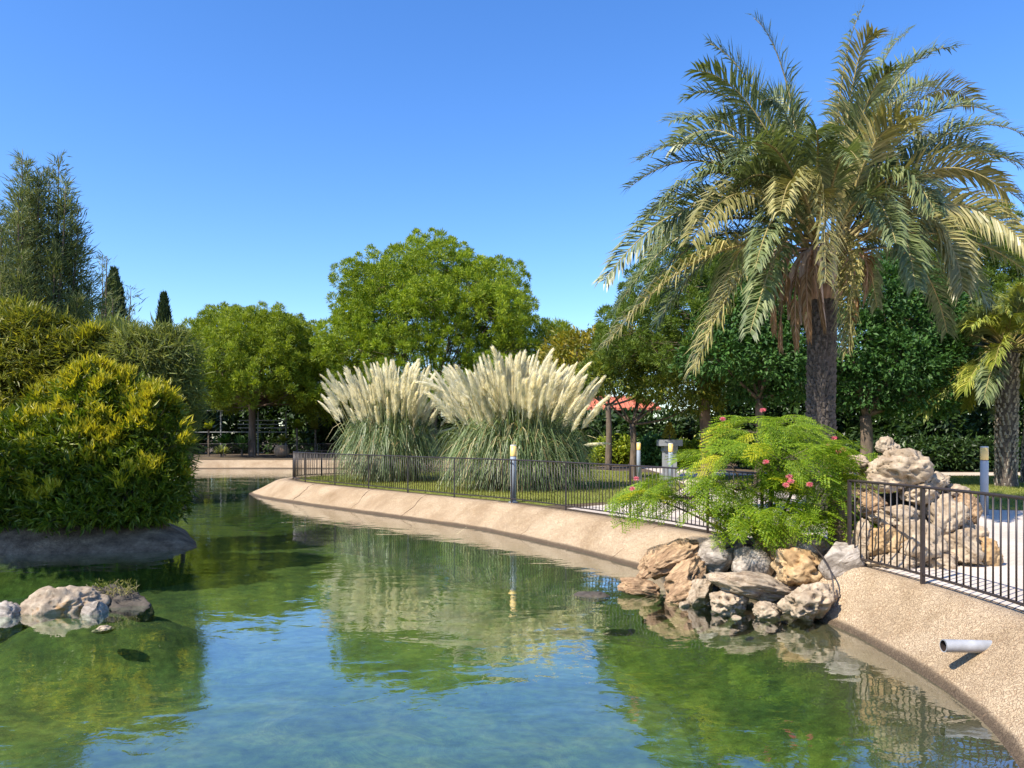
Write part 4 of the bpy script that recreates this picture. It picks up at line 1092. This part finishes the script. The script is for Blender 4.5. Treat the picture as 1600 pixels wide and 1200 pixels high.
# ------------------------------------------------------------------ pampas clumps
def plume_mesh(seed):
    r = rng(seed); b = MB()
    n = 10; tt = np.linspace(0, 1, n)
    bend = 0.16 * r.uniform(0.6, 1.4)
    C = np.c_[bend * tt ** 2, np.zeros(n), tt]                     # a unit long plume that nods to +x
    fat = r.uniform(0.85, 1.6)
    R = 0.040 * fat * np.sin(np.pi * np.clip(tt * 0.86 + 0.10, 0, 1)) ** 0.8 + 0.003
    b.tube(C, R, 6, 0)
    k = 420; f = r.random(k) ** 0.85; idx = f * (n - 1); i0 = np.minimum(idx.astype(int), n - 2)
    P = C[i0] + (C[i0 + 1] - C[i0]) * (idx - i0)[:, None]
    T = unit(C[i0 + 1] - C[i0]); a = r.uniform(0, 6.283, k)
    side = np.c_[np.cos(a), np.sin(a), np.zeros(k)]
    A = unit(T * 1.0 + side * (fat * r.uniform(0.1, 0.6, k) * (1.1 - 0.5 * f))[:, None] + np.array([0.22, 0, -0.05]))
    P = P + side * (np.interp(f, tt, R) * 0.7)[:, None]
    V, F = leaf_quads(P, A, side, r.uniform(0.10, 0.26, k) * (1.15 - 0.55 * f), 0.013, 0.0); b.add(V, F, 0)
    b.tube(bez((0, 0, 0.02), (-0.01, 0, -0.8), (-0.06, 0, -1.7), 5), [0.008, 0.01, 0.011, 0.012, 0.012], 5, 1)
    return b.mesh('plume', [M['plume'], M['stalk']], False)
PLM = [plume_mesh(900 + i) for i in range(10)]
def pampas(label, X, D, rx, h_leaf, h_top, n_pl, n_bl, seed, low=6):
    r = rng(seed)
    t = thing('pampas_grass', label, 'pampas grass', (X, D, GZ), 'pampas clumps inside the fence')
    b = MB(); a = r.uniform(0, 6.283, n_bl); rr = np.sqrt(r.random(n_bl))
    base = np.c_[np.cos(a) * rr * rx * 0.5, np.sin(a) * rr * rx * 0.5, np.zeros(n_bl)]
    out = unit(np.c_[np.cos(a + r.normal(0, 0.85, n_bl)), np.sin(a + r.normal(0, 0.85, n_bl)), np.zeros(n_bl)])
    reach = rx * (0.12 + 0.62 * rr * r.uniform(0.5, 1.15, n_bl)); hh_ = h_leaf * r.uniform(0.42, 1.15, n_bl) * (1.1 - 0.35 * rr)
    tipz = hh_ * r.uniform(-0.15, 1.1, n_bl)
    tipz = np.where(rr > 0.7, np.maximum(tipz * 0.6, 0.05), tipz)
    p1 = base + out * (reach * 0.45)[:, None]; p1[:, 2] = hh_ * 1.25
    p2 = base + out * reach[:, None]; p2[:, 2] = tipz
    ns = 7; tt = np.linspace(0, 1, ns)
    C = (1 - tt)[None, :, None] ** 2 * base[:, None] + 2 * (tt * (1 - tt))[None, :, None] * p1[:, None] + tt[None, :, None] ** 2 * p2[:, None]
    sd = np.cross(out, [0, 0, 1.0]) + r.normal(0, 0.35, (n_bl, 3)); sd = unit(sd)
    wd = (0.019 * (1.15 - tt))[None, :, None]
    V = np.stack([C + sd[:, None] * wd, C - sd[:, None] * wd], 2).reshape(-1, 3)
    o_ = (np.arange(n_bl) * ns * 2)[:, None, None]; q = np.arange(ns - 1)[None, :, None] * 2
    F = (o_ + q + np.array([0, 1, 3, 2])[None, None]).reshape(-1, 4)
    nf = (ns - 1) * int(n_bl * 0.87)
    tag(b.add(V[:int(n_bl * 0.87) * ns * 2], F[:nf]).build('leaf_blades', M['blade'], t), kind='stuff')
    tag(MB().add(V[int(n_bl * 0.87) * ns * 2:], F[nf:] - int(n_bl * 0.87) * ns * 2).build('dry_blades', M['straw'], t), kind='stuff')
    for i in range(n_pl):
        if i < low: el = r.uniform(0.15, 0.6); rho = 1.0
        else: rho = math.sqrt(r.random()); el = math.radians(90 - 20 * rho ** 1.5 + r.normal(0, 7))
        az = i * 2.39996 + r.normal(0, 0.45)
        ln = r.uniform(0.55, 1.18)
        d = np.array([math.cos(az) * math.cos(el), math.sin(az) * math.cos(el), math.sin(el)])
        root = np.array([math.cos(az), math.sin(az), 0]) * rx * 0.46 * rho
        dist = (h_top - ln * math.sin(el) * 0.95) * (1.0 - 0.13 * rho) * r.uniform(0.55, 1.0) ** 0.8
        if i < low: dist = rx * r.uniform(0.4, 0.62); root[2] = h_leaf * r.uniform(0.35, 0.75)
        pb_ = root + d * dist
        o = place('plume', PLM[i % 10], t, tuple(pb_), (0, math.pi / 2 - el, az), (1, 1, 1))
        o.rotation_euler = (0, math.pi / 2 - el, az)
        o.scale = (ln * r.uniform(0.9, 1.3),) * 2 + (ln,)
    return t
pampas('left, smaller pampas clump with upright cream plumes', -4.25, 27.0, 1.85, 3.1, 4.4, 165, 4600, 141, 2)
pampas('right, broader pampas clump with cream plumes, behind the bollard lamp', 0.15, 22.9, 2.3, 2.85, 4.2, 275, 5600, 151, 3)

# ------------------------------------------------------------------ palms
def frond(parent, C, L_leaf, n, seed, mat, vee=0.5, droop=0.35, stalk='rachis', start=0.16, wid=0.024, fwd=0.85):
    """a feather leaf along the curve C"""
    r = rng(seed); C = resample(np.asarray(C, float), np.linalg.norm(np.diff(C, axis=0), axis=1).sum() / 24)
    m_ = len(C); o = MB().tube(C, np.linspace(0.032, 0.005, m_), 5).build('frond', M[stalk], parent, True)
    T = unit(np.gradient(C, axis=0)); sd = unit(np.cross(T, [0, 0, 1.0])); nn = np.cross(sd, T)
    roll = r.normal(0, 0.6)
    sd, nn = sd * math.cos(roll) + nn * math.sin(roll), nn * math.cos(roll) - sd * math.sin(roll)
    f = np.linspace(start, 0.995, n); V = []; F = []
    P = []; A1 = []; A2 = []; Ls = []; Ns = []
    for sgn in (1, -1):
        ff = np.clip(f + r.normal(0, 0.004, n), 0, 1); idx = ff * (m_ - 1); i0 = np.minimum(idx.astype(int), m_ - 2)
        w_ = (idx - i0)[:, None]
        p_ = C[i0] * (1 - w_) + C[i0 + 1] * w_
        fw = (fwd * 0.7 + fwd * 0.9 * ff)[:, None]
        a1 = unit(T[i0] * fw + sd[i0] * sgn + nn[i0] * (vee * r.choice([0.2, 1.0, 2.4], (n, 1))) + r.normal(0, 0.10, (n, 3)))
        ln = L_leaf * (np.interp(ff, [0, start, 0.35, 0.7, 1.0], [0.2, 0.35, 1.0, 0.92, 0.45])) * r.uniform(0.85, 1.1, n)
        a2 = unit(a1 + np.array([0, 0, -droop]) * r.uniform(0.5, 1.6, (n, 1)))
        P.append(p_); A1.append(a1); A2.append(a2); Ls.append(ln); Ns.append(nn[i0])
    P = np.concatenate(P); A1 = np.concatenate(A1); A2 = np.concatenate(A2); Ls = np.concatenate(Ls)[:, None]; Ns = np.concatenate(Ns)
    s_ = unit(np.cross(A1, Ns))
    mid = P + A1 * Ls * 0.5; tip = mid + A2 * Ls * 0.5
    W = wid
    V = np.stack([P + s_ * W * 0.25, P - s_ * W * 0.25, mid - s_ * W * 0.5, mid + s_ * W * 0.5, tip], 1).reshape(-1, 3)
    o5 = np.arange(len(P))[:, None] * 5
    b = MB(); b.add(V, o5 + np.array([[0, 1, 2, 3]])); b.F.append((o5 + np.array([[3, 2, 4]]), 0))
    b.build('leaflets', M[mat], o)
    return o

PD = 14.0
hub = at(1288, 388, PD); PB = np.array([(1284 - 800) / FP * PD, PD, GZ])
palm = thing('date_palm', 'large date palm with arching grey green fronds behind the rock pile', 'palm tree', PB)
hubl = hub - PB
tr_pts = [(0.0, 0, -0.1), (-0.02, 0, 1.2), (-0.01, 0, 2.6), (0.02, 0, hubl[2] - 0.7), (0.04, 0, hubl[2] - 0.1)]
trunk_mb(tr_pts, [0.27, 0.22, 0.205, 0.23, 0.25], 20, 0.03, 3).build('trunk', M['palm_bark'], palm, True)
def scales(parent, pts, R, z0, z1, n_row, per, seed, mat, L=0.15, W=0.15, outw=0.8):
    r = rng(seed); b = MB(); P = catmull(np.array(pts, float), 0.1)
    for i in range(n_row):
        z = z0 + (z1 - z0) * (i + r.uniform(-0.2, 0.2)) / n_row
        cx, cy = np.interp(z, P[:, 2], P[:, 0]), np.interp(z, P[:, 2], P[:, 1])
        for q in range(per):
            a = (q + 0.5 * (i % 2)) / per * 6.2832 + r.normal(0, 0.10)
            n_ = np.array([math.cos(a), math.sin(a), 0]); s_ = np.array([-n_[1], n_[0], 0]); up = np.array([0, 0, 1.0])
            p_ = np.array([cx, cy, z]) + n_ * (R - 0.02); l_ = L * r.uniform(0.7, 1.3); w_ = W * r.uniform(0.8, 1.2); ow = outw * r.uniform(0.6, 1.3)
            e = p_ + up * l_ * 0.8 + n_ * l_ * ow * 0.7
            V = [p_ + s_ * w_ / 2, p_ - s_ * w_ / 2, p_ + n_ * 0.05 - up * 0.03, e + s_ * w_ * 0.3, e - s_ * w_ * 0.3, e + n_ * 0.025 - up * 0.012]
            b.add(V, [[0, 3, 5, 2], [2, 5, 4, 1], [1, 4, 3, 0]]); b.F.append((np.array([[3, 4, 5]]) + b.n - 6, 0))
    return tag(b.build('leaf_bases', mat, parent), kind='stuff')
scales(palm, tr_pts, 0.212, 0.0, hubl[2] - 0.15, 72, 13, 4, M['palm_scale'], 0.11, 0.10, 0.6)
# dry boots and fibre under the crown
scales(palm, tr_pts, 0.25, hubl[2] - 0.95, hubl[2] - 0.1, 7, 11, 5, M['dead_stalk'], 0.42, 0.16, 0.55)

def px2l(x, y, dd): return at(x, y, PD + dd) - PB
r = rng(1234)
# (tip x, tip y, depth of tip, control x, control y, leaf material)
FR = [
 (945, 438, -0.6, 1085, 235, 'palm'), (982, 294, 0.2, 1130, 170, 'palm'), (1074, 152, 0.5, 1170, 95, 'palm'), (950, 535, -1.6, 1110, 330, 'palm_gold'),
 (1110, 68, 0.3, 1200, 110, 'palm'), (1178, 28, -0.4, 1240, 70, 'palm'), (1350, 8, 0.2, 1300, 90, 'palm'), (1372, 60, -1.0, 1330, 20, 'palm_gold'),
 (1490, 75, 0.0, 1385, 60, 'palm'), (1520, 158, 0.6, 1420, 70, 'palm_gold'), (1602, 212, 0.3, 1470, 135, 'palm'), (1612, 330, 0.0, 1480, 190, 'palm_gold'),
 (1505, 455, -1.0, 1480, 270, 'palm_gold'), (1610, 430, 0.4, 1500, 330, 'palm'), (1085, 575, -2.0, 1180, 330, 'palm_gold'), (1172, 520, -2.6, 1230, 300, 'palm'),
 (1325, 545, -2.2, 1345, 320, 'palm_gold'), (1290, 440, -3.2, 1285, 180, 'palm_gold'),  (1440, 215, -2.4, 1370, 130, 'palm_gold'),
 (1150, 250, -2.4, 1210, 160, 'palm'), (1080, 380, -2.2, 1160, 215, 'palm_gold'), (1400, 110, -1.5, 1345, 110, 'palm'), (1050, 230, 1.6, 1160, 130, 'palm'),
 (1550, 250, 1.8, 1430, 120, 'palm'),  (1420, 50, 2.0, 1350, 80, 'palm'), (1010, 400, 1.6, 1120, 220, 'palm'),
 (1560, 400, 2.0, 1460, 230, 'palm'),  (1120, 470, 2.2, 1180, 290, 'palm'), (1480, 520, 1.8, 1440, 320, 'palm'),
 (1340, 250, -3.0, 1310, 190, 'palm'), (1220, 330, -3.2, 1240, 220, 'palm_gold'), (1400, 380, -2.8, 1360, 230, 'palm'), 
  (1460, 330, -1.8, 1400, 200, 'palm'), (1130, 330, -1.2, 1190, 200, 'palm'), (1370, 480, 2.4, 1350, 320, 'palm'),
 (1030, 320, -0.8, 1130, 200, 'palm'), (1570, 300, -1.0, 1450, 190, 'palm_gold'),
 (965, 480, 0.4, 1090, 270, 'palm'), (1000, 470, 0.8, 1120, 290, 'palm'), (1210, 150, 2.0, 1245, 130, 'palm'), (1330, 170, 2.2, 1312, 140, 'palm'), (1620, 270, -0.5, 1470, 170, 'palm'), (1000, 250, -0.4, 1120, 160, 'palm'), (1590, 260, 1.0, 1450, 160, 'palm'), (1560, 180, -0.6, 1430, 110, 'palm'), (1090, 110, -0.6, 1190, 120, 'palm'), (1450, 90, -1.0, 1370, 90, 'palm'),
 (1050, 190, -0.9, 1160, 140, 'palm'), (1000, 350, 0.9, 1110, 230, 'palm'), (1600, 380, -0.8, 1480, 250, 'palm_gold'), (1540, 470, 0.6, 1470, 310, 'palm'), (1030, 500, 0.3, 1140, 310, 'palm'), (1430, 450, -1.8, 1410, 260, 'palm'), (1180, 420, -2.6, 1220, 250, 'palm'),
 (1120, 190, 1.0, 1200, 120, 'palm'), (1190, 160, -1.4, 1235, 120, 'palm'),  (1470, 140, 1.4, 1380, 90, 'palm'), (1275, 210, -2.6, 1280, 170, 'palm'), (1080, 300, 2.2, 1170, 170, 'palm'), (1510, 350, 2.4, 1420, 210, 'palm')]
for i, (tx, ty, dd, cx, cy, mt) in enumerate(FR):
    tip = px2l(tx, ty, dd); ctl = px2l(cx, cy, dd * 0.35)
    a0 = hubl + np.array([np.clip(tip[0] - hubl[0], -1, 1) * 0.22, np.clip(dd, -1, 1) * 0.22, r.uniform(-0.3, 0.2)])
    C = bez(a0, ctl, tip, 26)
    low_ = ty > 300
    frond(palm, C, 0.70 if abs(tx - 1288) > 150 else 0.60, 112, 2000 + i, mt, vee=0.3, wid=0.036, droop=0.85 if low_ else 0.4)
# dry, hanging fronds below the crown
DEAD = [(1168, 480, -1.2, 1190, 370), (1210, 520, -1.4, 1200, 380), (1245, 545, -1.2, 1232, 360), (1288, 515, -1.5, 1262, 350), (1335, 500, -1.0, 1340, 370), (1232, 480, -1.6, 1215, 360), (1310, 470, 1.0, 1350, 380), (1195, 455, -1.0, 1180, 365), (1350, 470, -1.2, 1370, 370), (1265, 530, -1.3, 1250, 370), (1330, 540, -0.8, 1320, 380), (1220, 545, -0.8, 1215, 390), (1345, 430, 0.8, 1375, 375)]
for i, (tx, ty, dd, cx, cy) in enumerate(DEAD):
    tip = px2l(tx, ty, dd * 0.4); ctl = px2l(cx, cy, dd * 0.7)
    frond(palm, bez(hubl + [np.clip(tip[0] - hubl[0], -.2, .2), 0.2 * np.sign(dd), -0.15], ctl, tip, 20), 0.30, 46, 3000 + i, 'palm_dead', 0.1, 1.6, 'dead_stalk', 0.4, 0.022, 1.6)
# broad pale dry sheaths that hang over the trunk
for i, (tx, ty, cx, cy, dd) in enumerate([(1252, 508, 1243, 375, -0.5), (1290, 512, 1262, 372, -0.55), (1232, 500, 1228, 390, -0.45), (1308, 480, 1300, 385, -0.5), (1205, 440, 1200, 365, -0.5), (1222, 470, 1210, 370, -0.6)]):
    C = bez(hubl + [0.0, -0.3, -0.05], px2l(cx, cy - 20, dd - 0.25), px2l(tx, ty, dd), 10)
    T = unit(np.gradient(C, axis=0)); sd = np.tile(np.array([1.0, 0, 0]), (10, 1)) + 0.2
    wd = np.interp(np.linspace(0, 1, 10), [0, 0.3, 0.7, 1], [0.03, 0.06, 0.075, 0.02])[:, None]
    V = np.concatenate([C + unit(sd) * wd, C + [0, -0.03, 0.0], C - unit(sd) * wd, C + [0, 0.01, 0]]); k_ = np.arange(9)
    F = np.concatenate([np.stack([k_ + 10 * a, k_ + 1 + 10 * a, k_ + 1 + 10 * b_, k_ + 10 * b_], 1) for a, b_ in ((0, 1), (1, 2), (2, 3), (3, 0))])
    MB().add(V, F).build('dry_sheath', M['dry_sheath'] if 'dry_sheath' in M else M.setdefault('dry_sheath', bark('dry sheath', (0.26, 0.16, 0.11), (0.55, 0.43, 0.34), (8, 8, 1), 0.01)), palm)

def small_palm(label, x, ybase, ycrown, D, lean, n_fr, Lf, seed, tw):
    X = (x - 800) / FP * D; H = HC + (684 - ycrown) / FP * D - GZ
    t = thing('small_palm', label, 'palm tree', (X, D, GZ), 'two palm trunks at the right edge')
    pts = [(0, 0, -0.1), (lean * 0.3, 0, H * 0.5), (lean, 0, H)]
    trunk_mb(pts, [tw * 1.05, tw * 0.9, tw], 16, 0.04, seed).build('trunk', M['palm_bark'], t, True)
    scales(t, pts, tw * 0.96, 0.0, H - 0.1, 30, 11, seed, M['pale_scale'], 0.15, 0.09, 0.5)
    r = rng(seed); hb = np.array([lean, 0, H])
    for i in range(n_fr):
        a = i * 2.39996 + r.normal(0, 0.2); el = 1.25 - 1.55 * (i / n_fr) + r.normal(0, 0.1); L = Lf * r.uniform(0.85, 1.15)
        d = np.array([math.cos(a) * math.cos(el), math.sin(a) * math.cos(el), math.sin(el)])
        dn = np.array([0, 0, -1.0])
        C = bez(hb, hb + d * L * 0.55 + [0, 0, 0.2], hb + d * L * 0.9 + dn * L * 0.30, 16)
        frond(t, C, 0.85, 64, seed * 50 + i, 'palm_yellow' if i % 3 else 'palm', 0.25, 0.7, 'rachis', 0.3, 0.042, 1.1)
small_palm('small palm with a rough pale scaled trunk at the right edge of the lawn', 1572, 757, 548, 23.6, 0.05, 60, 3.0, 161, 0.29)
small_palm('second small palm trunk close behind the rough scaled one', 1612, 750, 590, 25.2, 0.3, 26, 2.6, 171, 0.3)

# ------------------------------------------------------------------ silk tree shrub by the boulders
def compound(seed):
    r = rng(seed); b = MB(); L = 0.44; n = 8
    tt = np.linspace(0, 1, 8); C = np.c_[tt * L, np.zeros(8), 0.05 * np.sin(tt * 2.2) - 0.13 * tt ** 2]
    b.tube(C, np.linspace(0.0035, 0.0012, 8), 4)
    for i in range(n):
        f = 0.14 + 0.86 * i / (n - 1); p_ = np.array([np.interp(f, tt, C[:, k_]) for k_ in range(3)])
        ln = L * 0.46 * (0.6 + 0.4 * math.sin(f * 2.9)) * r.uniform(0.85, 1.1)
        for sg in (1, -1):
            d = unit(np.array([0.75 + 0.35 * f, sg * (1 - 0.35 * f), 0.12 - 0.2 * f])); P = [p_]
            q = np.linspace(0.04, 1, 8)[:, None]
            pts = p_ + d * ln * q + np.array([0, 0, -0.035]) * q ** 2
            # leaflet pairs along every pinna
            A = unit(np.diff(np.r_[pts, pts[-1:] + d * 0.01], axis=0)); sd = unit(np.cross(A, [0, 0, 1.0]))
            for s2 in (1, -1):
                V, F = leaf_quads(pts, unit(A * 0.9 + sd * s2), np.tile([0, 0, 1.0], (8, 1)) + r.normal(0, 0.25, (8, 3)), 0.036, 0.016, 0.1)
                b.add(V, F)
    return b
CMP = [compound(40 + i) for i in range(4)]
CM_G = [b.mesh('compound_leaf', M['albizia']) for b in CMP]; CM_Y = [b.mesh('compound_leaf', M['albizia_yellow']) for b in CMP[:2]]
SD = 10.2
root = np.array([3.4, 10.3, 0.50])
shrub = thing('silk_tree_shrub', 'bright green feathery shrub with pink flowers leaning over the boulders', 'shrub', root)
TIERS = [(1215, 668, 0.5, 105, 26), (1140, 706, 0.2, 62, 30), (1270, 700, 0.3, 60, 30), (1220, 705, -0.3, 90, 26), (1075, 764, 0.5, 90, 30), (1160, 752, 0.1, 80, 30), (1265, 748, -0.1, 75, 32), (1110, 792, 0.5, 70, 20), (1205, 792, -0.1, 75, 28), (1292, 796, -0.2, 42, 26), (1160, 815, 0.1, 45, 12), (1335, 722, 0.0, 28, 14), (1020, 770, 0.6, 40, 18), (1205, 655, 0.8, 80, 18)]
r = rng(404); st = MB(); spots = []
for (bx, by, dd, rx, ry) in TIERS:
    c_ = at(bx, by, SD + dd) - root; s = SD / FP
    st.tube(bez((r.normal(0, 0.08), r.normal(0, 0.05), -0.15), (c_[0] * 0.45 + r.normal(0, 0.05), c_[1] * 0.5, c_[2] * 0.6), c_ - [0, 0, ry * s * 0.5], 9), np.linspace(0.028, 0.009, 9), 6)
    k_ = int(rx * ry / 110) + 8
    for q in range(k_):
        a = r.uniform(0, 6.283); rho = math.sqrt(r.random()) * 0.88
        p_ = c_ + np.array([math.cos(a) * rho * rx * s, math.sin(a) * rho * rx * s * 0.8, (r.uniform(-0.7, 0.6) * ry * s) * (1 - 0.5 * rho)])
        az = math.atan2(p_[1] - c_[1] - 0.25, p_[0] - c_[0] + 1e-3) + r.normal(0, 0.6)
        spots.append((p_, az, r.uniform(0.75, 1.25), c_ - [0, 0, ry * s * 0.5]))
st2 = MB()
for (p_, az, sc_, c_) in spots[::2]: st2.tube(bez(c_, (c_ + p_) / 2 - [0, 0, 0.03], p_, 4), [0.006, 0.005, 0.004, 0.003], 4)
st.build('stem', M['bark'], shrub, True); tag(st2.build('twigs', M['bark'], shrub), kind='stuff')
order = sorted(range(len(spots)), key=lambda i: spots[i][0][1])
near = set(order[:300]); rest = MB()
for i, (p_, az, sc_, c_) in enumerate(spots):
    rot = (r.normal(0, 0.3), r.uniform(-0.15, 0.55), az)
    if i in near:
        me = CM_Y[i % 2] if r.random() < 0.05 else CM_G[i % 4]
        place('compound_leaf', me, shrub, tuple(p_), rot, (sc_,) * 3)
    else:
        from mathutils import Euler
        Rm = np.array(Euler(rot).to_matrix()); bb = CMP[i % 4]
        Vs = np.concatenate(bb.V) @ Rm.T * sc_ + p_
        o_ = rest.n; rest.V.append(Vs); rest.n += len(Vs)
        for F, m_ in bb.F: rest.F.append((F + o_, 0))
if rest.V: tag(rest.build('leaf_mass', M['albizia'], shrub), kind='stuff')
def puff(seed):
    r = rng(seed); n = 130; d = unit(r.normal(size=(n, 3)) + [0, 0, 0.6])
    V, F = leaf_quads(np.zeros((n, 3)), d, r.normal(size=(n, 3)), r.uniform(0.035, 0.055, n), 0.006, 0.0, 0.8)
    return MB().add(V, F).mesh('flower', M['flower'])
PF = [puff(1), puff(2)]
for i, (x, y, dd) in enumerate([(1129, 655, 0.0), (1192, 641, 0.2), (988, 764, -0.3), (994, 748, -0.2), (1265, 757, -1.0), (1236, 752, -1.0), (1228, 758, -0.95), (1303, 685, -0.2), (1293, 697, -0.3), (1317, 703, -0.2), (1310, 706, -0.25), (1326, 715, -0.2), (1233, 745, -0.9), (1197, 722, -0.9)]):
    place('flower', PF[i % 2], shrub, tuple(at(x, y, SD + dd) - root), (0, 0, i), (0.95, 0.95, 0.7))
# dry twigs tangled among the boulders
t = thing('dry_twigs', 'tangle of dry grey twigs between shrub and smooth boulder', 'twigs', at(1285, 848, 9.9)); r = rng(8); b = MB()
for q in range(34):
    p0 = r.normal(0, 0.16, 3) * [1, 0.6, 0.5]; d = unit(r.normal(size=3)) * r.uniform(0.1, 0.3)
    b.tube(bez(p0, p0 + d * 0.5 + r.normal(0, 0.05, 3), p0 + d, 5), 0.004, 4)
tag(b.build('twigs', M['pedestal'], t), kind='stuff')

# black hose that loops over the boulders
t = thing('garden_hose', 'thin black hose looping down over the boulders by the smooth grey one', 'hose', at(1290, 880, 9.0))
o_ = at(1290, 880, 9.0)
C = catmull(np.array([at(1268, 850, 9.35), at(1284, 868, 9.0), at(1297, 890, 8.75), at(1302, 918, 8.6), at(1298, 940, 8.55), at(1290, 962, 8.5)]) - o_, 0.03)
MB().tube(C, 0.009, 8).build('tube', M['iron'], t, True)
